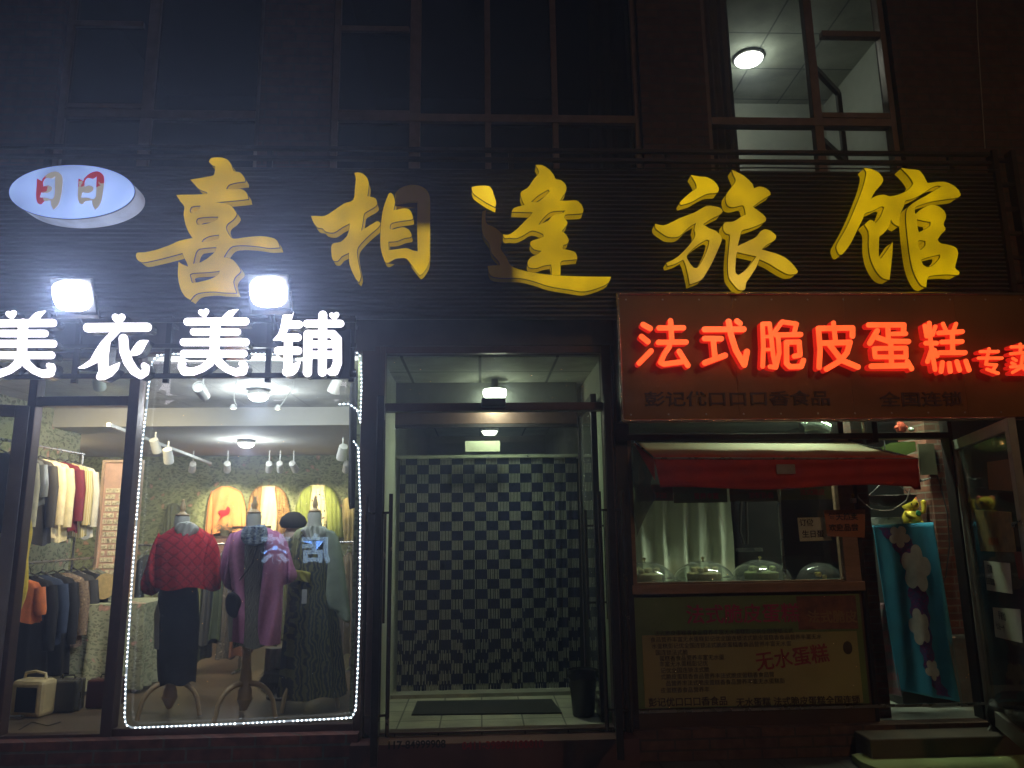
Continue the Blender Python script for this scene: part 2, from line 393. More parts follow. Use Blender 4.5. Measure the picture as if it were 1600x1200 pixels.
m_paper = FLORAL('floral_wallpaper', (.36, .40, .22), (.22, .26, .13), (.52, .33, .22), 5.5)
m_paper2 = FLORAL('floral_wallpaper_light', (.45, .47, .31), (.28, .32, .19), (.60, .40, .30), 5.5)
m_ceil = M('plaster_ceiling', (.58, .56, .50), .8, 0, var=.05, scale=2, bump=.03)
m_conc = M('grey_plaster', (.25, .24, .23), .8, 0, var=.15, scale=3)
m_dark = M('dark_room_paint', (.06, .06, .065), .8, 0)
g_shop = GL('shop_window_glass', (.97, .98, .97), 1.0, 0, .035)
g_clear = GL('clear_glass', (.95, .97, .95), 1.0)
g_dusty = GL('dusty_glass', (.85, .9, .86), 1.0, .0, .10)
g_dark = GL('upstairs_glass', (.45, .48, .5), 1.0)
def area(name, loc, size, power, col, parent=None, rot=(0, 0, 0), spread=180, shape='SQUARE', sy=None):
    l = bpy.data.lights.new(name, 'AREA'); l.energy = power; l.color = col; l.size = size; l.shape = shape; l.spread = math.radians(spread)
    if sy: l.shape = 'RECTANGLE'; l.size_y = sy
    o = bpy.data.objects.new(name, l); COL.objects.link(o); o.rotation_euler = rot
    o.location = Vector(loc)-(wloc(parent) if parent else Vector()); o.parent = parent; return o
def point(name, loc, power, col, parent=None, r=.05):
    l = bpy.data.lights.new(name, 'POINT'); l.energy = power; l.color = col; l.shadow_soft_size = r
    o = bpy.data.objects.new(name, l); COL.objects.link(o); o.location = Vector(loc)-(wloc(parent) if parent else Vector()); o.parent = parent; return o
def spot(name, loc, to, power, col, ang=60, blend=.5, parent=None, r=.03):
    l = bpy.data.lights.new(name, 'SPOT'); l.energy = power; l.color = col; l.spot_size = math.radians(ang); l.spot_blend = blend; l.shadow_soft_size = r
    o = bpy.data.objects.new(name, l); COL.objects.link(o); o.location = Vector(loc)-(wloc(parent) if parent else Vector()); o.parent = parent
    o.rotation_euler = (Vector(to)-Vector(loc)).to_track_quat('-Z', 'Y').to_euler(); return o

# ================================================================== setting: ground
gr = MB().grid(lambda u, v: ((u-.5)*80, -30+v*34.6, .0), 8, 8).build('pavement', TILE('paving', (.10, .095, .085), (.04, .04, .038), .4, .4, .008, .7)); tagp(gr, kind='structure')
xL, xH0, xH1, xR = -9.0, U(585, 800, 0).x, U(955, 850, 0).x, 7.0
sf = MB().box((xL, .0, .02), (xH0-.05, 6.2, FZ)).build('shop_floor', M('laminate_floor', (.12, .085, .05), .35, 0, var=.3, scale=2.5, stretch=(.6, 6, 1), bump=.03)); tagp(sf, kind='structure')
hf = MB().box((xH0-.045, -.02, .021), (xH1+.05, 5.2, FZ)).build('entrance_floor', TILE('pale_tiles', (.50, .50, .40), (.2, .2, .17), .3, .3, .006, .25)); tagp(hf, kind='structure')
bf = MB().box((xH1+.055, 0, .02), (xR, 4.5, FZ+.001)).build('bakery_floor', M('bakery_floor_paint', (.55, .57, .5), .4, 0, var=.1)); tagp(bf, kind='structure')

# ================================================================== the building
B = thing('shop_building', 'dark brick building whose ground floor holds the three lit shopfronts', 'building', (0, .1, 0))
YB, YW = .10, .20
zT = U(900, -40, YW).z; zF = 2.98; zUp = U(900, 300, YW).z
xg = [U(p, 200, YW).x for p in (92, 410, 519, 1000, 1101, 1398)]
upper = MB()
for a, b in ((-12, xg[0]), (xg[1], xg[2]), (xg[3], xg[4]), (xg[5], 12)): upper.box((a, YB, zF+.02), (b, YB+.24, zT+2))
for a, b in ((xg[0], xg[1]), (xg[2], xg[3]), (xg[4], xg[5])):
    upper.box((a, YB+.003, zF+.021), (b, YB+.237, zUp-.35)); upper.box((a, YB+.003, zT), (b, YB+.237, zT+2))
upper.build('brick_wall', m_brickd, B)
MB().box((-9, .1, 2.93), (xH0-.06, 6.4, 3.4)).box((xH0-.05, .1, 2.93), (xH1+.05, 5.4, 3.4)).box((xH1+.06, .1, 2.93), (9, 4.7, 3.4)).build('floor_slab', m_conc, B)
# ground floor piers and head beam
hb = MB(); hb.box((-9, -.05, 2.90), (xH0, .1, 3.3)).box((xH0, -.06, 2.935), (xH1, .1, 3.3)).box((xH1, -.05, 2.90), (9, .1, 3.3)); hb.build('head_beam', M('head_beam_paint', (.07, .055, .055), .5, 0, var=.3, scale=4), B)
# clothes shop room
xP = xH0-.06
MB().box((-9, 5.6, FZ), (xP, 5.7, 2.93)).build('wallpapered_wall', m_paper, B)
MB().box((xP-.1, .1, FZ), (xP, 5.6, 2.93)).build('partition_wall', m_paper, B)
MB().box((-4.55, .1, FZ), (-4.45, 2.9, 2.93)).box((-9, .1, FZ), (-8.9, 5.6, 2.93)).box((-8.9, .0, FZ), (-4.55, .1, 2.93)).build('partition_wall', m_paper2, B)
zBm = U(400, 712, 5.6).z; bY = V(400, 665, zBm).y
MB().box((-8.9, bY, zBm), (xP-.1, 5.6, 2.93)).build('ceiling_beam', m_ceil, B)
MB().box((-8.9, .1, 2.86), (xP-.1, bY, 2.93)).build('shop_ceiling', TILE('shop_ceiling_panel', (.55, .54, .50), (.35, .34, .31), .6, .6, .006, .7), B)
# hotel vestibule
yC = 1.17
MB().box((xH0-.05, .0, FZ), (xH0+.02, 5.2, 2.93)).box((xH1-.02, yC+.12, FZ), (xH1+.05, 5.2, 2.93)).box((xH0, 5.1, FZ), (xH1, 5.2, 2.93)).build('vestibule_wall', M('vestibule_paint', (.42, .44, .36), .7, 0, var=.12, scale=2), B)
MB().box((xH1-.01, .12, FZ), (xH1+.05, yC+.115, 2.93)).build('white_door_jamb', M('jamb_paint', (.55, .56, .45), .6, 0, var=.1), B)
MB().box((xH0, .05, 2.87), (xH1, 5.1, 2.93)).build('vestibule_ceiling', TILE('ceiling_tiles', (.46, .48, .38), (.15, .16, .13), .6, .6, .012, .8), B)
# bakery room
xB1 = U(1507, 800, .5).x
MB().box((xH1+.05, 3.4, FZ), (xR, 3.5, 2.93)).box((xH1+.05, .1, FZ), (xH1+.15, 3.4, 2.93)).box((xR-.1, .1, FZ), (xR, 3.4, 2.93)).build('bakery_wall', M('bakery_paint', (.13, .13, .11), .7, 0, var=.15, scale=2), B)
MB().box((xH1+.05, .1, 2.85), (xR, 3.5, 2.93)).build('bakery_ceiling', M('bakery_ceiling_paint', (.35, .38, .36), .7, 0), B)
# plinth under the shopfronts
pl = MB(); pl.box((-9, -.14, -.02), (xH0-.06, .02, U(370, 1152, -.14).z)); pl.build('brick_plinth', m_brickp, B)
MB().box((xH1+.08, -.12, -.02), (9, .02, FZ)).build('brick_plinth', BRICK('bakery_plinth', (.14, .07, .045), (.10, .055, .04), (.06, .05, .04), .24, .07), B)
st = MB().box((xH0-.1, -.22, -.02), (xH1+.1, -.03, FZ-.02)).build('door_step', M('door_step_stone', (.13, .055, .045), .5, 0, var=.3, scale=4), B)
put_text('step_lettering', '117-84999908', .062, U(604, 1170, -.22).x, U(604, 1170, -.22).z, -.223, M('lettering_black', (.02, .015, .015), .5), st, bold=.002)
put_text('step_lettering', '0411-39889/100010', .062, U(722, 1171, -.22).x, U(722, 1171, -.22).z, -.223, M('lettering_red', (.32, .03, .03), .5), st, bold=.002)
# upper rooms
zc2 = 6.1
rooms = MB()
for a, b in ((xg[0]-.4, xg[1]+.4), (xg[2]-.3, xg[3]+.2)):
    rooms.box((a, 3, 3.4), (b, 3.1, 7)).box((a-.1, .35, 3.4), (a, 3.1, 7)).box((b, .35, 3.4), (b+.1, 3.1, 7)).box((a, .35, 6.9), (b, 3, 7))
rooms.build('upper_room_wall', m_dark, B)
zl = U(1170, 93, 1.6).z+.03; yl2 = V(1170, 162, zl).y
a, b = xg[4]-.5, xg[5]+.6
MB().box((a, yl2, 3.4), (b, yl2+.1, zl)).box((a-.1, .35, 3.4), (a, yl2+.1, zl)).box((b, .35, 3.4), (b+.1, yl2+.1, zl)).build('upper_room_wall', M('lit_room_paint', (.50, .52, .46), .8, 0, var=.06), B)
MB().box((a, .345, zl), (b, yl2, zl+.1)).build('upper_room_ceiling', TILE('upper_ceiling_tiles', (.45, .47, .41), (.18, .19, .16), .6, .6, .01, .8), B)

# ---- windows upstairs (each a part of the building)
def vpost(mb, px, py, w_, Y, z0, z1, d=.06, mi=0):
    x = U(px, py, Y).x; mb.box((x-w_/2, Y-d/2, z0), (x+w_/2, Y+d/2, z1), mi)
def window(label, xa, xb, z0, z1, zs, posts, transoms, glass, extra=None):
    W = MB(); Y = YW
    W.box((xa, Y-.04, z0), (xa+.05, Y+.04, z1)); W.box((xb-.05, Y-.04, z0), (xb, Y+.04, z1))
    W.box((xa+.05, Y-.045, zs-.035), (xb-.05, Y+.045, zs+.035)); W.box((xa+.05, Y-.038, z0), (xb-.05, Y+.038, z0+.05))
    for (px, w_) in posts: vpost(W, px, 150, w_, Y, z0, z1, .074)
    for (pa, pb, py, h) in transoms:
        z = U((pa+pb)/2, py, Y).z; W.box((U(pa, py, Y).x, Y-.033, z-h/2), (U(pb, py, Y).x, Y+.033, z+h/2))
    f = W.build('window_frame', m_frame_up, B, bevel=.004); f['label'] = label
    MB().box((xa+.02, Y-.003, z0+.02), (xb-.02, Y+.003, z1)).build('window_pane', glass, f)
    return f
m_frame_up = M('upper_window_frame', (.20, .14, .12), .45, .2, var=.15, scale=12, bump=.04)
zs = U(900, 190, YW).z; zb = U(900, 285, YW).z
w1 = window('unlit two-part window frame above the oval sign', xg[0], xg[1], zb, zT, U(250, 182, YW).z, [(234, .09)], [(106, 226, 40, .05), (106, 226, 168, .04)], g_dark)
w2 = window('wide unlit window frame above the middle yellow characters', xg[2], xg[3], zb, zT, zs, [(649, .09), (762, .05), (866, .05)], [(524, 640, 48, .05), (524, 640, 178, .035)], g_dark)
w3 = window('window frame of the lit upstairs room', xg[4], xg[5], zb, zT, U(1250, 194, YW).z, [(1272, .075)], [(1282, 1384, 56, .055), (1282, 1392, 183, .05)], g_clear)
cas = MB(); p0 = U(1283, 100, YW-.05); p1 = U(1366, 72, .55)
za, zb_ = U(1280, 235, YW-.05).z, U(1283, 96, YW-.05).z
# open sash of the lit window, swung into the room
for zq in (za+.15, zb_): cas.bar((p0.x, YW+.06, zq), (p0.x+.38, YW+.42, zq), .04, .05)
cas.bar((p0.x+.38, YW+.42, za+.15), (p0.x+.38, YW+.42, zb_), .04, .04)
cas.build('open_sash', m_dframe, w3)
def curtain(mb, xa, xb, Y, z0, z1, nf, amp=.03, seed=0, pinch=0, mi=0, nv=14):
    R_ = random.Random(seed); ph = [R_.uniform(0, 6) for _ in range(3)]
    def fn(u, v):
        g = 1-v
        x = xa+(xb-xa)*u; x += (xa-x)*pinch*math.sin(math.pi*min(1, v*1.1))*.4
        y = Y+amp*(.5+.5*g)*(math.sin(2*math.pi*nf*u+ph[0]+g*.5)+.4*math.sin(2*math.pi*(nf*1.7)*u+ph[1]+g)+.3*math.sin(9*v+ph[2]+5*u))
        return (x, y, z0+(z1-z0)*v)
    mb.grid(fn, int(nf*14), nv, mi); return mb
cc = curtain(MB(), U(922, 100, .4).x, U(1000, 100, .4).x, .42, zb, zT, 5, .02, 3).build('curtain', M('upper_curtain', (.30, .24, .20), .9), w2, smooth=True)
cc = curtain(MB(), U(1100, 100, .4).x, U(1143, 100, .4).x, .42, zb, zT, 4, .02, 5).build('curtain', M('upper_curtain_dark', (.16, .11, .085), .9), w3, smooth=True)
lamp = thing('ceiling_lamp', 'round white lamp shining on the ceiling of the upstairs room', 'ceiling lamp', (U(1170, 93, 1.6).x, V(1170, 93, zl-.03).y, zl))
c = lamp.location
MB().lathe([(.165, 0), (.165, -.02), (.15, -.03)], c, 40).build('rim', M('lamp_rim', (.2, .19, .17), .4, .5), lamp, smooth=True)
MB().lathe([(.15, -.028), (.14, -.045), (.08, -.055), (0, -.058)], c, 40).build('diffuser', EM('upper_lamp_glow', (1, 1, .95), 9), lamp, smooth=True)
point('upper_room_light', c+Vector((0, 0, -.16)), 6.5, (.92, 1, .84), lamp, r=.1)

# ================================================================== sign fascia
FY = -.30
fa = thing('sign_fascia', 'long dark ribbed metal board behind the five yellow characters', 'sign board', (0, FY, U(800, 500, FY).z))
x0, x1 = -6.5, U(1562, 350, FY).x
zt, z0 = U(800, 263, FY).z, U(800, 497, FY).z
mb = MB().box((x0, FY+.02, z0), (x1, FY+.05, zt)); n = 34
for i in range(n):
    z = z0+(zt-z0)*(i+.5)/n; h = (zt-z0)/n
    mb.add([(x0, FY+.018, z-h*.45), (x1, FY+.018, z-h*.45), (x0, FY-.006, z-h*.1), (x1, FY-.006, z-h*.1), (x0, FY-.004, z+h*.25), (x1, FY-.004, z+h*.25), (x0, FY+.018, z+h*.4), (x1, FY+.018, z+h*.4)],
           [(0, 1, 3, 2), (2, 3, 5, 4), (4, 5, 7, 6)])
mb.build('ribbed_panel', m_slat, fa)
for py in (234, 249): 
    z = U(800, py, FY).z; MB().box((x0, FY-.01, z-.014), (x1, FY+.03, z+.014)).build('top_rail', m_dframe, fa, bevel=.003)
for px in (60, 415, 800, 1050, 1500):
    x = U(px, 300, FY).x; MB().box((x-.02, FY+.05, z0), (x+.02, FY+.08, U(800, 228, FY).z)).build('bracket', m_dframe, fa)
pst = MB(); xq = U(1572, 350, FY).x
pst.box((xq-.04, FY-.02, U(1570, 462, FY).z), (xq+.0, FY+.06, U(1570, 236, FY).z)); pst.box((xq+.11, FY-.02, U(1570, 462, FY).z), (xq+.15, FY+.06, U(1570, 236, FY).z))
for i in range(6):
    z = U(1570, 250+i*38, FY).z; pst.box((xq, FY-.01, z-.012), (xq+.11, FY+.03, z+.012))
pst.build('end_post', m_dframe, fa)
MB().tube([U(*p, FY-.03) for p in ((225, 262), (700, 266), (1200, 262), (1560, 266))], .006, 6).build('conduit', m_black, fa)
wire = MB().tube([U(1525, -30, .02), U(1528, 60, .02), U(1533, 140, .02), U(1539, 232, .02)], .004, 6).build('hanging_wire', M('pale_wire', (.35, .33, .28), .5)); tagp(wire, 'thin pale wire running down the brick wall at upper right', 'wire')

# ================================================================== yellow characters
def dead_xiang(N, L, tc, src):
    # the unlit tube run: upper right hook of the character
    s = N.new('ShaderNodeSeparateXYZ'); L.new(tc.outputs['Object'], s.inputs[0])
    return _mask(N, L, s, src, ('x', .03, .0), ('z', .29, .10))
def _mask(N, L, s, src, *conds):
    out = None
    for ax, thr, soft in conds:
        mr = N.new('ShaderNodeMapRange'); mr.inputs[1].default_value = thr-abs(soft)/2-.001; mr.inputs[2].default_value = thr+abs(soft)/2+.001
        L.new(s.outputs['XYZ'.index(ax.upper())], mr.inputs[0])
        if soft < 0:
            iv = N.new('ShaderNodeMath'); iv.operation = 'SUBTRACT'; iv.inputs[0].default_value = 1; L.new(mr.outputs[0], iv.inputs[1]); o = iv.outputs[0]
        else: o = mr.outputs[0]
        if out is None: out = o
        else:
            mm = N.new('ShaderNodeMath'); mm.operation = 'MULTIPLY'; L.new(out, mm.inputs[0]); L.new(o, mm.inputs[1]); out = mm.outputs[0]
    iv = N.new('ShaderNodeMath'); iv.operation = 'SUBTRACT'; iv.inputs[0].default_value = 1; L.new(out, iv.inputs[1])
    ml = N.new('ShaderNodeMath'); ml.operation = 'MULTIPLY'; L.new(iv.outputs[0], ml.inputs[0]); L.new(src, ml.inputs[1])
    return ml.outputs[0]
YEL = (.56, .36, .0); GY = FY-.16
def z2p(lp, ox, oy, s, dx=0, dy=0): return [(ox+x/s+dx, oy+y/s+dy) for x, y in lp]
def px2w(lp, Y): 
    r = []
    for x, y in lp:
        p = U(x, y, Y); r.append((p.x, p.z))
    return r
def yellow(label, parts, strength=1.0):
    allp = [p for (lps, m) in parts for lp in lps for p in lp]
    W_ = px2w(allp, GY); cx = sum(p[0] for p in W_)/len(W_); cz = min(p[1] for p in W_)
    t = thing('illuminated_character', label, 'sign letter', (cx, FY, cz), 'yellow illuminated characters on the fascia')
    for (lps, m) in parts:
        wl = [px2w(crom(lp), GY) for lp in lps]
        link('face', outline_mesh(wl, GY, .008), m[0], t)
        link('trim', outline_mesh(wl, GY+.008, .01, offset=.0035), M('letter_trim', (.06, .035, .01), .5), t)
        link('side', outline_mesh(wl, GY+.018, .085), m[1], t)
    return t
mk = lambda nm, s, var=.34, sc=4.5, dead=None, col=YEL: EM(nm, col, s, var, sc, base=(.42, .28, .03), deadfn=dead)
fy, sy = mk('yellow_face', .72), mk('yellow_side', .42)
XI = [[(607,88),(625,60),(690,55),(745,68),(778,105),(800,160),(850,172),(885,215),(885,240),(820,247),(760,265),(738,302),(800,305),(860,303),(900,330),(912,376),(850,384),(720,396),(640,405),(700,410),(770,425),(810,470),(820,500),(790,540),(750,570),(738,605),(765,660),(800,690),(900,678),(1010,670),(1100,682),(1140,705),(1158,755),(1080,760),(1000,748),(880,738),(790,745),(750,780),(718,835),(760,840),(800,860),(840,910),(850,945),(810,985),(795,1030),(818,1110),(720,1108),(640,1100),(540,1108),(495,1125),(460,1165),(420,1140),(385,1080),(365,980),(370,870),(400,890),(445,908),(432,870),(412,835),(400,798),(300,825),(200,850),(90,872),(55,860),(38,830),(45,800),(110,795),(200,775),(300,740),(380,705),(480,685),(450,640),(425,580),(410,500),(415,440),(385,400),(352,348),(400,346),(500,345),(595,340),(590,325),(530,300),(490,260),(462,228),(560,212),(640,195),(652,170),(655,125),(630,112)],
      [(505,545),(520,525),(600,515),(680,515),(670,540),(600,570),(530,582),(510,570)], [(545,715),(560,690),(610,665),(685,655),(680,690),(600,712)],
      [(480,885),(500,800),(530,765),(665,752),(660,785),(600,840),(540,875)], [(455,965),(480,955),(600,948),(690,938),(685,965),(620,1005),(480,1035),(462,1000)], [(455,470),(470,435),(540,428),(535,455),(475,490)]]
yellow('first yellow illuminated character, the one with long side arms above the left white floodlights', [([z2p(l, 205, 235, 5) for l in XI], (fy, sy))])
XG = [(465,98),(500,90),(550,105),(590,145),(605,195),(602,260),(592,325),(640,335),(675,350),(688,400),(660,430),(600,465),(560,495),(550,560),(530,668),(600,625),(690,572),(722,590),(700,630),(640,680),(560,755),(505,820),(490,870),(500,960),(520,1060),(528,1120),(510,1170),(480,1140),(440,1060),(415,980),(412,880),(340,915),(300,960),(255,955),(240,900),(245,800),(330,775),(390,720),(415,650),(418,590),(340,630),(260,680),(180,670),(150,640),(100,630),(60,580),(38,520),(90,520),(170,520),(250,475),(360,400),(455,360),(470,250),(480,150)]
XG2 = [(805,300),(825,292),(850,320),(865,380),(850,465),(900,455),(960,445),(1010,460),(1040,520),(1035,550),(930,565),(850,580),(820,600),(815,645),(840,655),(900,640),(950,632),(1000,655),(1028,700),(1020,725),(960,735),(880,765),(800,770),(805,858),(870,850),(980,838),(1040,860),(1090,870),(1085,650),(1090,380),(1000,385),(900,400),(875,395),(870,300),(930,240),(1040,212),(1140,235),(1200,300),(1212,400),(1208,700),(1205,900),(1190,1000),(1140,1080),(1110,1100),(1060,1040),(980,935),(910,930),(860,940),(800,975),(770,970),(740,900),(722,800),(725,650),(740,500),(765,400)]
pe = U(480+875/6.314, 400, GY).x; pz = U(650, 255+640/6.314, GY).z
def dead_a(N, L, tc, src):
    g = N.new('ShaderNodeNewGeometry'); s = N.new('ShaderNodeSeparateXYZ'); L.new(g.outputs['Position'], s.inputs[0])
    a = N.new('ShaderNodeMath'); a.operation = 'SUBTRACT'; L.new(s.outputs[0], a.inputs[0]); a.inputs[1].default_value = U(480+1065/6.314, 330, GY).x
    return _mask(N, L, s, src, ('x', U(480+869/6.314, 330, GY).x, 0), ('z', pz+.02, .09)) if False else _xg(N, L, s, src)
def _xg(N, L, s, src):
    # unlit where (right upright, above the break) or (top hook)
    xr, xt = U(480+1062/6.314, 330, GY).x, U(480+868/6.314, 330, GY).x
    z1_, z2_ = pz, U(620, 255+425/6.314, GY).z
    a = _mask(N, L, s, src, ('x', xr, 0), ('z', z1_, .09))
    return _mask(N, L, s, a, ('x', xt, 0), ('z', z2_, .002))
fx, sx = mk('yellow_face_part_unlit', .72, dead=dead_a), mk('yellow_side_part_unlit', .42, dead=dead_a)
yellow('second yellow illuminated character whose upper right hook stays unlit brown', [([z2p(XG, 480, 255, 6.314)], (fy, sy)), ([z2p(XG2, 480, 255, 6.314)], (fx, sx))])
FG = [[(38,260),(80,248),(180,248),(212,280),(225,320),(245,385),(240,425),(170,390),(100,345),(50,305)]]
FG2 = [[(585,70),(640,72),(700,110),(740,160),(755,190),(800,200),(840,240),(842,290),(810,340),(790,375),(850,375),(930,372),(975,410),(990,450),(980,478),(900,485),(840,490),(830,520),(855,560),(840,590),(805,635),(840,660),(865,710),(850,740),(820,750),(815,785),(880,798),(925,820),(938,870),(860,878),(800,890),(795,960),(795,1008),(720,1004),(722,960),(715,915),(650,925),(590,945),(530,940),(515,900),(540,860),(600,830),(635,800),(570,785),(540,750),(545,720),(600,700),(650,680),(645,655),(555,625),(480,665),(420,690),(360,688),(320,690),(305,660),(350,665),(420,620),(480,560),(530,510),(560,470),(480,468),(380,465),(400,435),(490,410),(470,370),(455,310),(480,285),(520,260),(560,200),(610,140),(608,110)],
       [(540,385),(600,330),(690,275),(705,290),(660,340),(600,385)], [(605,580),(640,530),(690,480),(735,460),(835,455),(815,480),(730,500),(690,545)]]
FG3 = [(175,930),(230,925),(280,925),(270,890),(210,820),(190,740),(140,670),(125,600),(130,470),(160,455),(160,560),(230,600),(290,650),(300,700),(285,780),(330,850),(375,930),(480,970),(600,993),(720,1008),(800,1013),(1000,1020),(1225,1022),(1205,1070),(1130,1110),(1000,1145),(880,1130),(700,1100),(560,1055),(440,1030),(300,1030),(200,1010)]
def dead_b(N, L, tc, src):
    g = N.new('ShaderNodeNewGeometry'); s = N.new('ShaderNodeSeparateXYZ'); L.new(g.outputs['Position'], s.inputs[0])
    return _mask(N, L, s, src, ('x', U(730+430/5.454, 420, GY).x, -.10))
fb, sb = mk('yellow_face_tail', .72, dead=dead_b), mk('yellow_side_tail', .42, dead=dead_b)
q = lambda l: z2p(l, 730, 245, 5.454)
yellow('third yellow illuminated character with a bright dot and an unlit left stroke', [([q(l) for l in FG], (mk('yellow_face_bright', 1.25, col=(.55, .36, .01)), mk('yellow_side_bright', .9))), ([q(l) for l in FG2], (fy, sy)), ([q(FG3)], (fb, sb))])
LV = [[(400,105),(470,118),(540,125),(610,165),(645,220),(635,260),(550,268),(480,300),(400,345),(310,370),(300,350),(360,290),(410,250),(450,220),(440,170)]]
LV2 = [[(545,380),(610,385),(660,400),(682,430),(660,455),(580,495),(505,545),(560,580),(620,605),(665,650),(672,690),(640,770),(590,880),(540,970),(490,1040),(390,1080),(375,1000),(350,900),(330,858),(250,900),(190,915),(180,890),(260,850),(330,790),(400,710),(440,640),(430,590),(445,530),(380,570),(330,620),(280,655),(200,655),(150,630),(85,580),(80,540),(150,555),(220,530),(300,490),(430,440),(500,400)],
       [(360,830),(400,780),(470,720),(540,680),(565,690),(550,760),(510,850),(460,930),(420,930),(380,880)]]
LV3 = [[(765,60),(800,75),(860,105),(910,145),(950,190),(960,225),(1010,208),(1060,220),(1100,250),(1110,280),(1060,310),(1000,350),(950,390),(1000,425),(1060,475),(1065,515),(1000,550),(920,580),(855,600),(835,660),(815,740),(900,700),(980,660),(1020,610),(1060,590),(1110,605),(1160,650),(1140,690),(1080,725),(1030,770),(1100,790),(1180,815),(1250,850),(1310,905),(1352,965),(1340,985),(1270,990),(1180,945),(1100,895),(1010,855),(980,930),(930,1010),(890,1070),(880,1125),(830,1130),(780,1080),(740,1020),(730,900),(740,760),(748,640),(715,625),(690,590),(700,530),(780,520),(860,470),(890,460),(880,400),(860,372),(780,390),(730,375),(710,320),(720,270),(780,190),(800,150),(780,100)],
       [(795,970),(800,840),(810,790),(850,800),(985,830),(950,880),(880,960),(820,1000)]]
q = lambda l: z2p(l, 1010, 255, 5.716)
yellow('fourth yellow illuminated character, the two-part one above the left end of the orange bakery sign', [([q(l) for l in LV], (mk('yellow_face_dot', .95), sy)), ([q(l) for l in LV2], (fy, sy)), ([q(l) for l in LV3], (fy, sy))])
GU = [[(365,45),(430,55),(500,90),(540,150),(520,200),(460,270),(425,335),(480,305),(550,295),(600,310),(680,295),(760,260),(810,215),(825,180),(780,110),(715,45),(780,55),(870,65),(915,110),(945,165),(960,185),(1050,175),(1130,178),(1200,210),(1250,255),(1268,300),(1240,320),(1130,335),(1000,355),(900,385),(845,410),(835,450),(845,478),(900,430),(980,392),(1050,400),(1110,445),(1130,505),(1105,570),(1125,620),(1080,670),(1050,720),(1080,750),(1150,765),(1220,790),(1242,840),(1230,910),(1215,980),(1255,1020),(1245,1045),(1150,1040),(1050,1045),(970,1060),(950,1100),(945,1160),(900,1140),(850,1060),(815,960),(790,820),(770,640),(760,520),(765,440),(790,400),(850,355),(950,300),(1040,245),(1090,215),(1060,205),(1000,225),(900,290),(820,330),(750,350),(735,400),(700,480),(690,590),(640,560),(615,520),(590,600),(540,660),(505,690),(500,780),(500,880),(520,895),(570,830),(630,740),(625,860),(600,1090),(540,1075),(480,1010),(430,900),(410,780),(408,640),(370,575),(420,530),(470,560),(520,500),(555,410),(530,400),(450,440),(370,470),(350,520),(300,620),(230,760),(160,850),(130,850),(105,790),(120,740),(200,600),(280,420),(350,240),(380,130),(385,80)],
      [(855,520),(920,535),(990,548),(985,585),(930,620),(875,650),(860,590)], [(865,735),(890,718),(940,725),(940,770),(890,815),(870,780)], [(895,905),(960,880),(1075,852),(1078,880),(1030,940),(960,975),(915,950)]]
yellow('last yellow illuminated character at the right end of the dark fascia', [([z2p(l, 1290, 255, 6) for l in GU], (fy, sy))])

# ================================================================== oval sign
OY = FY-.2
oc = U(112, 299, OY); a_ = abs(U(210, 299, OY).x-U(15, 299, OY).x)/2; b_ = abs(U(112, 255, OY).z-U(112, 338, OY).z)/2
ov = thing('oval_sign', 'oval pale blue glowing light box with two peeling red and cream characters', 'light box sign', (oc.x, FY, oc.z-b_))
def ellipse(c, a, b, n=72): return [(c.x+a*math.cos(2*math.pi*i/n), c.z+b*math.sin(2*math.pi*i/n)) for i in range(n)]
link('face', outline_mesh([ellipse(oc, a_, b_)], OY, .01), EM('oval_glow', (.34, .50, 1.0), .85, .38, 3.2, base=(.6, .65, .8)), ov)
link('trim', outline_mesh([ellipse(oc, a_+.004, b_+.004)], OY+.01, .01), M('oval_trim', (.15, .18, .25), .4), ov)
link('side', outline_mesh([ellipse(oc, a_, b_)], OY+.02, .16), EM('oval_side_glow', (.45, .52, .75), .5, .5, 6, base=(.55, .55, .55)), ov)
RI = [(390,262),(440,290),(450,262),(500,215),(560,190),(610,195),(650,235),(655,300),(645,400),(625,500),(600,550),(560,588),(535,540),(530,490),(460,500),(430,530),(395,515),(380,450),(385,350)]
RH = [(450,300),(455,350),(500,332),(545,350),(540,385),(490,412),(430,405),(415,460),(480,460),(545,475),(570,440),(575,330),(580,235),(540,262),(480,255)]
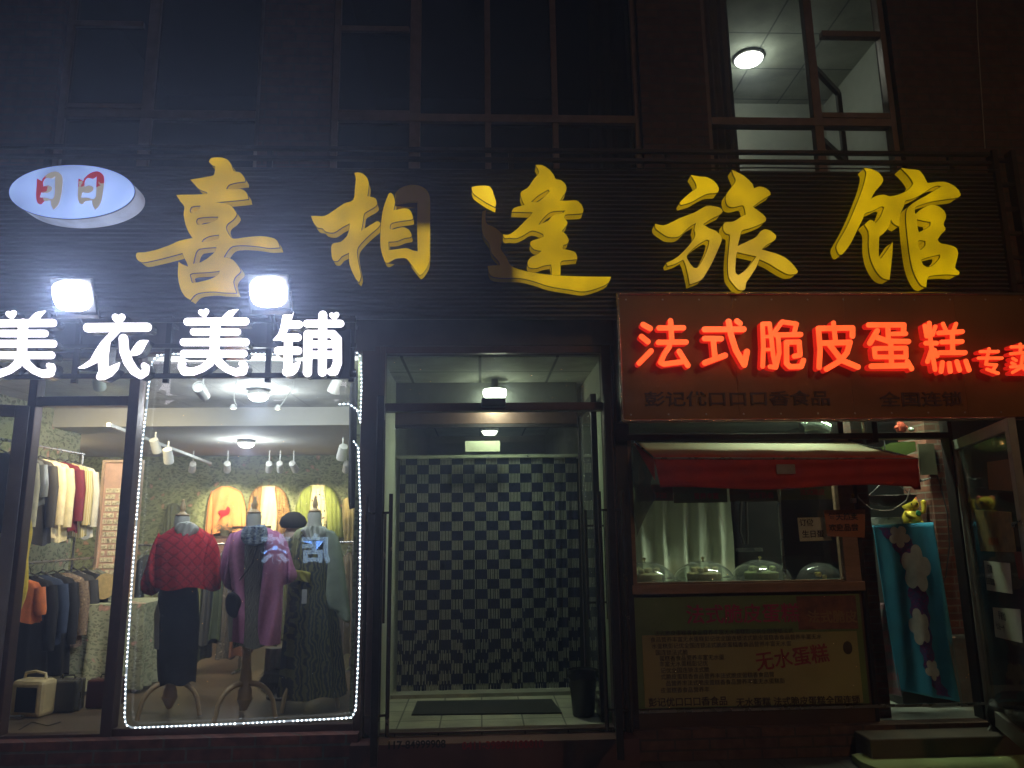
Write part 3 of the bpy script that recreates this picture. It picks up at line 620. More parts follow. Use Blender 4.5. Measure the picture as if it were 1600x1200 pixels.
for dx, lab, split in ((0, 'red on its left side, cream paint showing on the right', 'x'), (432, 'red at its top, cream paint showing below', 'z')):
    lp = [z2p([(x+dx, y) for x, y in l], 0, 240, 6.667) for l in (RI, RH)]
    m, nt, bs = _new('peeling_lettering_'+split); N, L = nt.nodes, nt.links
    g = N.new('ShaderNodeNewGeometry'); s = N.new('ShaderNodeSeparateXYZ'); L.new(g.outputs['Position'], s.inputs[0])
    n_ = N.new('ShaderNodeTexNoise'); n_.inputs['Scale'].default_value = 22; n_.inputs['Detail'].default_value = 4; L.new(g.outputs['Position'], n_.inputs['Vector'])
    ad = N.new('ShaderNodeMath'); ad.operation = 'MULTIPLY_ADD'; L.new(n_.outputs[0], ad.inputs[0]); ad.inputs[1].default_value = .16
    L.new(s.outputs[0 if split == 'x' else 2], ad.inputs[2])
    thr = (U(71, 300, OY).x if split == 'x' else U(140, 289, OY).z)+.08
    mr = N.new('ShaderNodeMapRange'); mr.inputs[1].default_value = thr-.006; mr.inputs[2].default_value = thr+.006; L.new(ad.outputs[0], mr.inputs[0])
    mx = N.new('ShaderNodeMix'); mx.data_type = 'RGBA'; red, cream = (.45, .03, .05, 1), (.45, .42, .36, 1)
    mx.inputs['A'].default_value = red if split == 'x' else cream; mx.inputs['B'].default_value = cream if split == 'x' else red
    L.new(mr.outputs[0], mx.inputs['Factor']); L.new(mx.outputs['Result'], bs.inputs['Base Color']); L.new(mx.outputs['Result'], bs.inputs['Emission Color']); bs.inputs['Emission Strength'].default_value = .55
    o = link('lettering', outline_mesh([px2w(crom(l), OY) for l in lp], OY-.006, .006), m, ov); o['label'] = lab

# ================================================================== white letters on their rails
WY = -.55
wr = thing('letter_rack', 'dark metal rails carrying the white glowing letters above the clothes shop', 'rail frame', (U(250, 560, WY).x, WY+.1, U(250, 600, WY).z))
for py, h in ((500, .03), (540, .03), (587, .035)):
    z = U(250, py, WY+.1).z; MB().box((-4.6, WY+.1, z-h/2), (U(556, py, WY+.1).x, WY+.13, z+h/2)).build('rail', m_dframe, wr, bevel=.003)
for px in (-60, 120, 262, 420, 550):
    x = U(px, 540, WY+.13).x; MB().box((x-.018, WY+.13, U(250, 592, WY).z), (x+.018, WY+.16, U(250, 485, WY).z)).build('upright', m_dframe, wr)
    MB().box((x-.012, WY+.16, U(250, 500, WY).z), (x+.012, FY+.02, U(250, 500, WY).z+.025)).build('bracket', m_dframe, wr)
MB().box((U(505, 600, WY+.1).x, WY+.09, U(530, 592, WY+.1).z), (U(546, 600, WY+.1).x, WY+.125, U(530, 515, WY+.1).z)).build('backing_plate', M('backing_blue', (.05, .06, .12), .4), wr)
m_wf = EM('white_letter_glow', (1.0, .93, 1.0), 2.6, 0); m_ws = M('letter_side_metal', (.16, .15, .17), .25, .8, var=.2)
def heart(cx, cy, s, rot=0):
    P = []
    for i in range(28):
        t = 2*math.pi*i/28; x = 16*math.sin(t)**3; y = -(13*math.cos(t)-5*math.cos(2*t)-2*math.cos(3*t)-math.cos(4*t))
        x, y = x*s/17, y*s/17; P.append((cx+x*math.cos(rot)-y*math.sin(rot), cy+x*math.sin(rot)+y*math.cos(rot)))
    return P
def letter(name, label, strokes, polys, ox, oy, s, Y, mats, group, depth=.09, step=2.2, cat='sign letter', solo=()):
    strokes = [[(x, y, r*.94) for x, y, r in s_] for s_ in strokes]
    loops = union_loops(strokes, [crom(p, 3) if len(p) < 20 else p for p in polys], step)
    W_ = [px2w(z2p(l, ox, oy, s), Y) for l in loops]
    for p in solo: W_.append(px2w(z2p(p, ox, oy, s), Y))
    xs = [p[0] for l in W_ for p in l]; zz = [p[1] for l in W_ for p in l]
    t = thing(name, label, cat, ((min(xs)+max(xs))/2, Y+depth, min(zz)), group)
    link('face', outline_mesh(W_, Y, .006), mats[0], t)
    link('side', outline_mesh(W_, Y+.007, depth, offset=.002), mats[1], t)
    return t
def mei():
    S = [[(220,168,32),(688,165,32)], [(270,250,30),(622,250,30)], [(190,333,32),(690,333,32)], [(190,425,31),(675,425,31)], [(448,170,40),(440,300,40),(438,440,40)],
         [(432,430,38),(400,500,34),(340,545,30),(262,572,32),(195,565,38),(168,540,26),(165,515,22),(186,508,24)],
         [(440,440,38),(480,500,36),(540,550,30),(610,577,32),(665,565,38),(685,535,26),(682,512,22),(655,508,22)]]
    return S, [heart(352, 98, 46, -.15), [(478,156),(520,110),(560,78),(632,68),(600,100),(570,140),(520,160)]]
S, P = mei(); gw = 'white glowing letters above the clothes shop'
letter('glowing_letter', 'white glowing letter with a heart on top, cut by the left photo edge', S, P, -51, 472.5, 5.161, WY, (m_wf, m_ws), gw)
letter('glowing_letter', 'white glowing letter with heart and curled feet, below the right floodlight', S, P, 250, 470, 5.161, WY, (m_wf, m_ws), gw)
S = [[(875,268,46),(1470,262,46)], [(1232,378,47),(1240,500,50),(1280,610,50),(1340,700,46),(1405,745,38),(1450,715,38),(1458,665,36),(1440,648,32)]]
P = [heart(1184, 178, 70, 0), [(1105,312),(1195,312),(1130,380),(1100,410),(1085,520),(1078,665),(1130,642),(1198,615),(1180,680),(1120,750),(1040,790),(975,790),(960,760),(985,700),(980,610),(900,650),(840,675),(775,672),(830,640),(900,590),(950,500),(1010,410)],
     [(1300,520),(1350,440),(1400,395),(1482,395),(1450,450),(1410,520),(1360,545),(1300,548)]]
letter('glowing_letter', 'white glowing letter with one top bar and a leaf stroke, second from the left', S, P, 0, 470, 6.4, WY, (m_wf, m_ws), gw, step=2.8)
S = [[(1020,190,32),(1120,190,32)], [(990,295,32),(1110,295,32)], [(950,402,33),(1112,402,33)], [(1035,300,36),(1030,560,36)], [(1015,572,32),(1070,570,16)],
     [(1185,183,31),(1455,183,31)], [(1312,115,36),(1308,575,36)], [(1192,270,37),(1188,578,37)], [(1190,267,32),(1395,267,32)], [(1395,270,35),(1428,310,38),(1430,500,37),(1405,565,38),(1375,572,30)],
     [(1200,350,31),(1420,350,31)], [(1200,433,31),(1420,433,31)]]
P = [[(1078,88),(1060,150),(1030,230),(990,300),(940,320),(908,316),(950,270),(975,200),(990,120),(1035,88)], [(1055,520),(1135,482),(1110,560),(1070,600),(1020,605),(1050,560)], heart(1405, 122, 42, -.1)]
letter('glowing_letter', 'rightmost white glowing letter, two-part with a small heart, beside the light-strip corner', S, P, 250, 470, 5.161, WY, (m_wf, m_ws), gw)
# floodlights
for (cx, cy, lab) in ((114, 462, 'left of the two blazing white floodlights, above the second white letter'), (420, 456, 'right of the two blazing white floodlights, at the foot of the first yellow character')):
    c = U(cx, cy, WY-.12)
    t = thing('floodlight', lab, 'floodlight', (c.x, WY, c.z-.12), 'floodlights above the clothes shop')
    w_, h_ = .118, .10; ty = math.radians(28)
    def L2(x, y, z): # tilt the lamp forward-down
        return c+Vector((x, y*math.cos(ty)-z*math.sin(ty), y*math.sin(ty)+z*math.cos(ty)))
    h = MB()
    o_ = [(-w_, -h_), (w_, -h_), (w_, h_), (-w_, h_)]
    vs = [L2(x*1.12, 0, z*1.12) for x, z in o_]+[L2(x*1.12, .03, z*1.12) for x, z in o_]+[L2(x*.7, .09, z*.7) for x, z in o_]
    h.add(vs, [(0, 1, 5, 4), (1, 2, 6, 5), (2, 3, 7, 6), (3, 0, 4, 7), (4, 5, 9, 8), (5, 6, 10, 9), (6, 7, 11, 10), (7, 4, 8, 11), (8, 9, 10, 11), (0, 3, 2, 1)])
    h.build('housing', M('flood_housing', (.10, .10, .11), .4, .5), t)
    e = MB(); vs = []; nn = 32
    sup = lambda t: (w_*abs(math.cos(t))**.62*(1 if math.cos(t) > 0 else -1), h_*abs(math.sin(t))**.72*(1 if math.sin(t) > 0 else -1))
    lay = [(1.0, -.002), (1.0, -.02), (.9, -.045), (.65, -.062), (.3, -.070)]
    for (k_, dy) in lay:
        for i in range(nn): x, z = sup(2*math.pi*(i+.5)/nn); vs.append(L2(x*k_, dy, z*k_+.012*(dy < -.03)))
    vs.append(L2(0, -.072, .01)); fs = [(j*nn+i, j*nn+(i+1) % nn, (j+1)*nn+(i+1) % nn, (j+1)*nn+i) for j in range(len(lay)-1) for i in range(nn)]+[((len(lay)-1)*nn+i, (len(lay)-1)*nn+(i+1) % nn, len(vs)-1) for i in range(nn)]
    e.add(vs, fs)
    e.build('lamp_cover', EM('flood_glow', (.9, .93, 1), 30), t)
    MB().bar(L2(-w_*1.18, .02, 0), L2(-w_*1.18, .02, -.15), .01, .02).bar(L2(w_*1.18, .02, 0), L2(w_*1.18, .02, -.15), .01, .02).bar(L2(-w_*1.2, .02, -.15), L2(w_*1.2, .02, -.15), .012, .02).bar(L2(0, .02, -.15), (c.x, WY+.1, c.z-.2), .02, .02).build('yoke', m_dframe, t)
    area('flood_light', L2(0, -.082, 0), .2, 24, (.78, .86, 1), t, rot=(ty-math.radians(90), 0, 0))

# ================================================================== clothes shop front
xA, xB = U(203, 850, 0).x, U(560, 850, 0).x                          # display window opening
zA, zTop = U(370, 1132, 0).z, 2.88
sfr = thing('display_window', 'tall shop display window framed in brown metal with three dressed mannequins behind it', 'shop window', ((xA+xB)/2, 0, zA-.07))
f = MB(); wl, wr2 = U(186, 850, 0).x, U(590, 850, 0).x
f.box((wl, -.05, zA-.07), (xA, .05, 2.90)); f.box((xB, -.05, zA-.07), (wr2, .05, 2.90))
f.box((xA, -.045, zA-.07), (xB, .045, zA)); f.box((xA, -.045, zTop), (xB, .045, 2.898))
f.build('frame', m_brown, sfr, bevel=.005)
MB().box((xA-.01, -.004, zA-.01), (xB+.01, .004, zTop+.01)).build('window_pane', g_shop, sfr)
xD = U(38, 850, 0).x; zTr = U(120, 628, 0).z
df = thing('door_frame', 'brown metal frame of the open clothes shop doorway with a glass transom', 'door frame', ((xD+wl)/2, 0, FZ))
f = MB(); f.box((xD-.06, -.048, FZ), (xD, .05, 2.897)); f.box((xD, -.042, zTr-.035), (wl-.002, .042, zTr+.035)); f.box((xD, -.042, FZ), (wl-.002, .042, FZ+.05)); f.box((xD, -.042, 2.85), (wl-.002, .042, 2.896))
f.build('frame', m_brown, df, bevel=.005)
MB().box((xD, -.003, zTr+.03), (wl, .003, 2.86)).build('transom_pane', g_dusty, df)
# open door leaf swung out to the left
def leaf(name, label, hx, hy, ang, wd, z0, z1, st, mat, glass, pn=None, handles=(), hm=None, thick=.045):
    t = thing(name, label, 'door', (hx, hy, z0)); d = Vector((math.cos(ang), math.sin(ang), 0)); h = Vector((hx, hy, 0)); nrm = Vector((-d.y, d.x, 0))
    f = MB(); P = lambda s, z: h+d*s+Vector((0, 0, z))
    f.bar(P(st/2, z0), P(st/2, z1), thick, st, up=d[:]); f.bar(P(wd-st/2, z0), P(wd-st/2, z1), thick, st, up=d[:])
    f.bar(P(st, z1-st/2), P(wd-st, z1-st/2), thick-.004, st); f.bar(P(st, z0+st*.7), P(wd-st, z0+st*.7), thick-.004, st*1.4)
    f.build('leaf_frame', mat, t, bevel=.004)
    g = MB(); g.bar(P(st-.01, (z0+z1)/2), P(wd-st+.01, (z0+z1)/2), .006, z1-z0-2*st); g.build('leaf_pane', glass, t)
    for (s, za_, zb_) in handles:
        for sgn in (-1, 1):
            hb_ = MB(); o = nrm*(sgn*.075); hb_.tube([P(s, za_)+o, P(s, zb_)+o], .013, 10)
            for zq in (za_+.12, zb_-.12): hb_.tube([P(s, zq), P(s, zq)+o], .008, 8)
            hb_.build('pull_handle', hm or m_steel, t, smooth=True)
    return t
leaf('door_leaf', 'brown glass door leaf of the clothes shop standing open at the left photo edge', xD-.03, -.06, math.radians(205), .85, FZ+.01, zTr-.04, .085, M('door_leaf_metal', (.27, .24, .24), .35, .3, var=.12), g_dusty)
# light strip round the window
ls = thing('light_strip', 'white bead light strip running round the display window edge', 'light strip', (xA, -.03, zA))
sp = [U(p[0], p[1], -.058) for p in ((553,690),(560,700),(563,800),(562,950),(559,1050),(556,1108),(550,1121),(520,1123),(380,1130),(260,1135),(206,1137),(197,1132),(195,1120),(197,1060),(207,900),(222,700),(233,600),(238,566),(246,556),(262,553),(340,553),(430,553),(540,550),(558,551),(564,558),(565,600),(563,660))]
tail = [U(p[0], p[1], -.058) for p in ((563, 660), (558, 640), (545, 631), (528, 632))]
MB().tube(sp, .006, 6).tube(tail, .006, 6).build('strip', EM('strip_tube_glow', (.75, .9, 1.0), .35, base=(.5, .55, .6)), ls, smooth=True)
bd = MB(); 
def along(pts, step):
    out = []; carry = 0
    for p, q in zip(pts, pts[1:]):
        L_ = (q-p).length; s = carry
        while s < L_: out.append(p.lerp(q, s/L_)); s += step
        carry = s-L_
    return out
for i, p in enumerate(along(sp, .03)+along(tail, .03)):
    r = .0052*(1.35 if rnd.random() < .12 else 1)
    if rnd.random() < .04: continue
    bd.lathe([(0, -r), (r*.8, -r*.6), (r, 0), (r*.8, r*.6), (0, r)], p+Vector((0, -.006, 0)), 6)
bd.build('led_bead', EM('led_glow', (.85, .95, 1.0), 7), ls)['kind'] = 'stuff'
area('strip_light', ((xA+xB)/2, .03, zTop-.02), 1.4, 26, (.85, .95, 1), ls, rot=(math.radians(40), 0, 0), shape='RECTANGLE', sy=.03)

# ---- shop lighting: fixtures with their own light
WARM, COOL = (1, .84, .52), (.86, .95, 1)
def disc_lamp(px, py, Y, r, label, s=14, p=20, zc=2.86, col=COOL, at=None):
    c = Vector(at) if at else U(px, py, Y); t = thing('ceiling_lamp', label, 'ceiling lamp', (c.x, c.y, c.z+.03), 'round lamps on the shop ceiling')
    MB().lathe([(r*.5, zc-c.z), (r*.5, .03), (r*1.05, .028), (r*1.05, .0), (r*.96, -.005)], c, 32).build('housing', m_white, t, smooth=True)
    MB().lathe([(r*.95, -.002), (r*.9, -.03), (r*.55, -.055), (0, -.06)], c, 32).build('diffuser', EM('shop_lamp_glow', (1, 1, .96), s), t, smooth=True)
    point('lamp_light', c+Vector((0, 0, -.16)), p*.8, col, t, r=.09); return t
disc_lamp(404, 617, 1.3, .095, 'near round white lamp glowing on the clothes shop ceiling', p=38)
disc_lamp(385, 692, 3.6, .10, 'far round white lamp below the beam of the clothes shop ceiling', p=36, zc=zBm)
def track_spot(px, py, Y, aim, label, lit=True, s=.045, l=.15, pw=6, up=.12, zt=None, ang=70):
    c = U(px, py, Y); t = thing('track_spotlight', label, 'spotlight', (c.x, c.y, c.z), 'track spotlights in the clothes shop')
    d = (Vector(aim)-c).normalized()
    MB().lathe([(s*.55, -l), (s*.9, -l*.95), (s, -l*.2), (s, 0), (s*.86, 0), (s*.8, -.02)], c, 20, axis=d).build('housing', m_white, t, smooth=True)
    if lit: MB().lathe([(0, -.018), (s*.82, -.018), (s*.82, -.012), (0, -.008)], c, 20, axis=d).build('bulb', EM('warm_spot_glow', (1, .86, .5), 12), t)
    MB().tube([c-d*l*.6, c-d*l*.6+Vector((0, 0, up))], .008, 8).build('stem', m_white, t, smooth=True)
    if lit: spot('spot_light', c+d*.02, aim, pw, WARM, ang, .7, t)
    return t
sw = U(353, 800, 5.5); lp_ = U(425, 800, 5.5); gj = U(500, 800, 5.5)
track_spot(246, 706, 1.9, V(300, 1010, FZ)+Vector((.5, -.5, 0)), 'left spotlight of the pair hanging high behind the window', pw=50, ang=60)
track_spot(264, 722, 1.6, V(250, 1020, FZ)+Vector((.6, -.5, 0)), 'right, lower spotlight of the pair hanging high behind the window', pw=50, ang=60)
track_spot(533, 716, 1.4, V(510, 1010, FZ)+Vector((-.2, -.6, 0)), 'lit spotlight beside the right edge of the display window', pw=40, ang=60)
track_spot(519, 612, .7, U(400, 880, 1.5), 'lit spotlight high in the upper right corner of the display window', pw=60)
track_spot(156, 606, .7, U(180, 800, 1.9), 'lit spotlight behind the glass above the clothes shop doorway', pw=110, s=.05, ang=110)
track_spot(310, 604, .6, U(280, 560, .1), 'unlit white spotlight tube under the letters above the red poncho', lit=False, s=.05, l=.2)
for i, (px, tx, pw_) in enumerate(((300, 290, 30), (355, 353, 230), (420, 418, 240), (438, 445, 30), (462, 495, 200), (540, 530, 40))):
    track_spot(px, 735, 4.35, U(tx, 800, 5.5), ('leftmost', 'second from left', 'third from left', 'fourth from left', 'fifth from left', 'rightmost')[i]+' of the small white spotlights in a row aimed at the back wall', s=.045, l=.2, up=.2, pw=pw_, ang=42)
tr = MB().bar((U(170, 660, 1.0).x, 1.0, 2.5), (U(330, 714, 4.6).x, 4.6, 2.47), .03, .03).build('lighting_track', m_white); tagp(tr, 'thin white track receding under the ceiling on the left of the shop', 'lighting track')
for i, (p, lab) in enumerate(((((372,590),(366,606),(366,625),(370,634),(364,637)), 'left of the two small goose-neck lamps bent under the ceiling'), (((460,592),(458,606),(448,620),(440,632),(434,638)), 'right of the two small goose-neck lamps bent under the ceiling'))):
    pp = [U(x, y, .9) for x, y in p]; t = thing('gooseneck_lamp', lab, 'lamp', pp[-1], 'goose-neck lamps in the display window')
    MB().tube(pp, .004, 6).build('neck', m_white, t, smooth=True)
    MB().lathe([(.012, .03), (.03, .0), (.028, -.01)], pp[-1], 16).build('lamp_head', m_white, t, smooth=True)
    MB().lathe([(0, -.008), (.026, -.008), (0, -.016)], pp[-1], 16).build('bulb', EM('gooseneck_glow', (1, .9, .6), 7), t)
disc_lamp(0, 0, 0, .10, 'added fill lamp, unseen behind the wall far to the left in the clothes shop', p=70, zc=zBm, col=WARM, at=(-5.6, 3.2, zBm-.08))  # added fill light for the back of the shop, built as an unseen disc lamp

# ---- clothes hanging on the back wall
def outlined(name, lp, Y, depth, mat, parent, bev=.01, soft=True, label=None):
    me = outline_mesh([px2w(crom(lp, 3), Y)], Y, depth, bevel=0)
    o = link(name, me, mat, parent, bevel=bev)
    if label: o['label'] = label
    return o
def puffy(name, lp, Y, amp, mat, parent=None, step=1.6, ripple=.35, nf=26, lean=0, seed=0, k=3, label=None):
    "a garment of the traced outline with real volume: rounded cross-section and vertical folds"
    R_ = random.Random(seed); ph = R_.uniform(0, 6)
    P = np.array(crom(lp, k)); ys0, ys1 = P[:, 1].min(), P[:, 1].max()
    rows = []; n = max(8, int((ys1-ys0)/step/2.2)); M_ = 22
    for j in range(n+1):
        y = ys0+(ys1-ys0)*(j+.02)/(n+.04); xs = []
        for a, b in zip(P, np.roll(P, -1, 0)):
            if (a[1] > y) != (b[1] > y): xs.append(a[0]+(b[0]-a[0])*(y-a[1])/(b[1]-a[1]))
        if len(xs) < 2: continue
        rows.append((y, min(xs), max(xs)))
    vs, fs = [], []
    for (y, xa, xb) in rows:
        wd = (U(xb, y, Y).x-U(xa, y, Y).x); v = (y-ys0)/(ys1-ys0)
        for side in (-1, 1):
            for i in range(M_+1):
                u = i/M_; u_ = u if side < 0 else 1-u
                e = math.sqrt(max(0, 1-(2*u_-1)**2))
                x = U(xa+(xb-xa)*u_, y, Y)
                fl = ripple*amp*(.3+v)*math.sin(nf*x.x*4+ph+2.2*math.sin(3*v+ph))*e
                vs.append((x.x, Y+side*(amp*e*min(1, wd/(amp*2.2)))+fl+lean*v, x.z))
    m = 2*(M_+1)
    for j in range(len(rows)-1):
        for i in range(m): fs.append((j*m+i, (j+1)*m+i, (j+1)*m+(i+1) % m, j*m+(i+1) % m))
    fs.append(tuple(range(m))); fs.append(tuple((len(rows)-1)*m+i for i in range(m))[::-1])
    o = MB().add(vs, fs).build(name, mat, parent, smooth=True)
    if label: o['label'] = label
    return o
def hanger(parent, px, py, Y, w=.36):
    c = U(px, py, Y); pts = [c+Vector((-w/2, 0, -.10)), c, c+Vector((w/2, 0, -.10))]
    hk = [c+Vector((.0, 0, 0)), c+Vector((0, 0, .04)), c+Vector((.022, 0, .06)), c+Vector((.012, 0, .085)), c+Vector((-.012, 0, .08))]
    MB().tube(pts, .008, 6).tube(hk, .003, 5).build('hanger', M('hanger_wood', (.35, .22, .1), .5), parent, smooth=True)
BW = 5.45
t = thing('hanging_sweater', 'orange sweater with a red bird motif hanging on the back wall', 'sweater', U(353, 838, BW), 'clothes hung on the back wall')
m_or = M('orange_knit', (.80, .36, .14), .85, 0, var=.1, scale=30, bump=.4)
puffy('body', [(346,760),(353,764),(360,760),(372,766),(376,775),(376,800),(377,834),(331,835),(331,800),(331,775),(334,766)], BW, .06, m_or, t, nf=10)
puffy('sleeve', [(336,765),(330,769),(325,785),(322,810),(320,836),(328,838),(333,812),(336,790)], BW+.01, .035, m_or, t, seed=2); puffy('sleeve', [(370,765),(377,769),(382,785),(385,810),(388,836),(379,838),(375,812),(371,790)], BW+.01, .035, m_or, t, seed=3)
o = outlined('motif', [(338,818),(345,806),(340,800),(345,797),(352,797),(355,791),(359,794),(358,801),(352,806),(347,808)], BW-.085, .006, M('red_print', (.5, .03, .04), .8), t, bev=0)
hanger(t, 353, 762, BW+.01)
t = thing('hanging_coat', 'leopard print coat with a cream lining hanging on the back wall', 'coat', U(420, 850, BW), 'clothes hung on the back wall')
m_leo = FLORAL('leopard_print', (.50, .30, .12), (.07, .035, .02), (.30, .15, .06), 26, bl=.2)
m_cream = M('cream_cloth', (.85, .74, .48), .85, 0, var=.08, scale=20, bump=.3)
puffy('coat_front', [(409,758),(398,764),(391,775),(386,800),(383,835),(388,842),(396,820),(394,852),(406,850),(407,800),(411,764)], BW, .07, m_leo, t, seed=4); puffy('coat_front', [(430,758),(441,764),(448,775),(453,800),(457,835),(451,842),(445,820),(446,852),(433,850),(433,800),(429,764)], BW, .07, m_leo, t, seed=5)
puffy('lining', [(408,760),(432,760),(433,800),(430,850),(406,850),(405,800)], BW+.01, .05, m_cream, t, seed=6, nf=14)
hanger(t, 420, 758, BW)
t = thing('hanging_jacket', 'green jacket over a cream dotted blouse hanging at the right of the back wall', 'jacket', U(500, 850, BW), 'clothes hung on the back wall')
m_gj = M('green_cloth', (.28, .33, .09), .85, 0, var=.15, scale=14, bump=.3)
puffy('jacket_front', [(488,757),(474,765),(464,785),(457,812),(453,835),(462,842),(470,815),(470,850),(482,848),(484,800),(489,765)], BW, .07, m_gj, t, seed=7); puffy('jacket_front', [(508,757),(521,765),(530,785),(537,812),(541,835),(532,842),(524,815),(524,850),(512,848),(510,800),(506,765)], BW, .07, m_gj, t, seed=8)
puffy('blouse', [(484,758),(510,758),(513,790),(508,830),(488,830),(481,790)], BW+.02, .05, FLORAL('dotted_cream', (.85, .76, .48), (.82, .72, .44), (.04, .03, .03), 16, bl=.22), t, seed=9)
hanger(t, 497, 757, BW)
o = puffy('hanging_dress', [(262,790),(275,786),(284,800),(282,880),(285,960),(240,960),(248,880),(256,820)], BW, .08, M('sage_cloth', (.20, .22, .13), .85, 0, bump=.3), seed=11); tagp(o, 'long sage dress hanging at the left of the back wall', 'dress', 'clothes hung on the back wall')
o = puffy('hanging_blouse', [(536,780),(548,776),(554,790),(553,850),(538,850),(535,810)], BW-.3, .06, M('yellow_blouse_cloth', (.62, .50, .22), .85, 0, bump=.3), seed=12); tagp(o, 'pale yellow blouse hanging at the right end of the back wall', 'blouse', 'clothes hung on the back wall')
# dressing cabinet / picture under the sweater
cb = thing('display_cabinet', 'low display cabinet with a peach front below the orange sweater', 'cabinet', U(352, 1010, 4.6)-Vector((0, 0, U(352, 1010, 4.6).z-FZ)))
a, b = U(330, 838, 4.4), U(384, 838, 4.4)
MB().box((a.x, 4.4, FZ), (b.x, 4.8, a.z)).build('carcass', M('cabinet_wood', (.22, .13, .08), .5), cb, bevel=.01)
MB().box((a.x+.03, 4.385, a.z-.25), (b.x-.03, 4.4, a.z-.03)).build('front_panel', M('peach_panel', (.65, .34, .22), .6), cb)
pl_ = MB()
c0 = U(352, 822, 4.6)
for i in range(90):
    t_ = rnd.uniform(0, 6.28); d = Vector((math.cos(t_)*.7, math.sin(t_)*.5, rnd.uniform(.3, 1))).normalized()*rnd.uniform(.08, .17); c1 = Vector((c0.x, 4.6, a.z))+d
    s_ = .012; pl_.add([c1+Vector((-s_, 0, 0)), c1+Vector((s_, 0, s_*.6)), c1+Vector((0, s_, 2.4*s_))], [(0, 1, 2)])
pl_.lathe([(.05, 0), (.06, .06), (.05, .08)], (c0.x, 4.6, a.z), 16)
o = pl_.build('pot_plant', M('dry_plant', (.30, .27, .14), .8)); tagp(o, 'small bushy dried plant on the cabinet under the red bird', 'plant')
vs_ = MB().lathe([(.05, 0), (.08, .05), (.08, .12), (.04, .2), (.028, .26), (.035, .29)], U(394, 822, 4.2), 24).build('white_vase', M('ceramic_white', (.7, .66, .55), .3), smooth=True); tagp(vs_, 'small cream vase standing behind the pink cardigan mannequin', 'vase')
cs = thing('display_stand', 'tall dark stand carrying the cream vase behind the middle mannequin', 'stand', (U(394, 822, 4.2).x, 4.2, FZ))
zz = U(394, 822, 4.2).z; MB().box((cs.location.x-.2, 4.05, zz-.03), (cs.location.x+.2, 4.35, zz)).build('top', M('stand_wood', (.12, .08, .06), .5), cs); MB().box((cs.location.x-.03, 4.17, FZ), (cs.location.x+.03, 4.23, zz-.03)).box((cs.location.x-.14, 4.08, FZ), (cs.location.x+.14, 4.32, FZ+.03)).build('base', M('stand_wood', (.12, .08, .06), .5), cs)

# ---- mannequins
m_pine = M('turned_pine', (.50, .36, .20), .4, 0, var=.15, scale=5, stretch=(1, 1, .3), bump=.05)
m_bust = M('bust_linen', (.42, .42, .38), .55, 0, var=.06, bump=.1)
def mannequin(label, cx, cy, ztop, zhip, postlabel=None):
    t = thing('mannequin', label, 'mannequin', (cx, cy, FZ), 'dressed mannequins in the display window')
    zn = ztop
    MB().shell([(cx, cy, zn, .045, .045), (cx, cy, zn-.02, .058, .055), (cx, cy, zn-.08, .055, .052), (cx, cy, zn-.13, .07, .06), (cx, cy, zn-.17, .13, .075), (cx, cy, zn-.22, .175, .09), (cx, cy, zn-.30, .165, .105), (cx, cy, zn-.42, .15, .11), (cx, cy, zn-.58, .12, .09), (cx, cy, zn-.75, .16, .11), (cx, cy, zhip, .14, .1)], 32, cap=True).build('torso', m_bust, t, smooth=True)
    MB().lathe([(.05, 0), (.055, .01), (.03, .02), (.016, .035), (.024, .06), (.018, .085), (.010, .11), (.013, .125), (0, .135)], (cx, cy, zn), 20).build('neck_cap', m_pine, t, smooth=True)
    h = zhip-FZ-.12
    MB().lathe([(.035, zhip-FZ), (.03, h*.98+.12), (.042, h*.9+.12), (.028, h*.85+.12), (.034, h*.6+.12), (.046, h*.35+.12), (.036, h*.25+.12), (.05, h*.18+.12), (.05, .16), (.06, .14), (.05, .12), (.02, .06), (.0, .05)], (cx, cy, FZ), 24).build('post', m_pine, t, smooth=True)
    for k in range(3):
        a = math.radians(90+120*k+(38 if k else 0)*0+20); pts = []; rr = []
        for s in range(9):
            q_ = s/8; r = .04+.21*q_; z = FZ+.24*math.sqrt(max(0, 1-(q_)**2.2))+.012
            pts.append((cx+r*math.cos(a), cy+r*math.sin(a)*.9, z)); rr.append(.022-.006*q_)
        MB().tube(pts, rr, 10).build('leg', m_pine, t, smooth=True)
    return t
m_redknit = KNIT('red_knit', (.50, .012, .022), (.06, .002, .004), 5)
m_pink = M('mauve_wool', (.55, .22, .42), .95, 0, var=.12, scale=40, bump=.5)
m_skirt = M('navy_skirt', (.006, .007, .013), .7, 0, var=.2, scale=20, bump=.2)
Y1 = .62
c1 = U(278, 1118, Y1); zn = U(291, 806, Y1).z; x1m = U(291, 806, Y1).x
mannequin('mannequin in a red knitted poncho and long black skirt, left in the display window', x1m-.03, Y1, zn, FZ+.5)
pon = thing('poncho', 'red open-knit poncho on the left mannequin', 'poncho', (x1m, Y1, 1.15))
def ppt(px, py): return U(px, py, Y1)
r_ = [(291,822,.085,.075),(291,830,.15,.1),(291,838,.21,.13),(290,850,.235,.15),(288,870,.245,.165),(287,895,.25,.17),(287,918,.25,.17)]
MB().shell([(U(px, py, Y1).x, Y1, U(px, py, Y1).z, a_*.97, b_) for px, py, a_, b_ in r_], 60, fold=.03, nf=9, seed=4).build('body', m_redknit, pon, smooth=True)
for nm, lp, sd in (('sleeve', [(248,832),(240,850),(232,875),(222,905),(224,925),(236,931),(250,922),(258,900),(262,860)], 1), ('sleeve', [(332,834),(340,850),(344,875),(346,900),(344,922),(330,924),(318,915),(316,880),(318,850)], 2)):
    puffy(nm, lp, Y1-.03, .09, m_redknit, pon, seed=sd, nf=12)
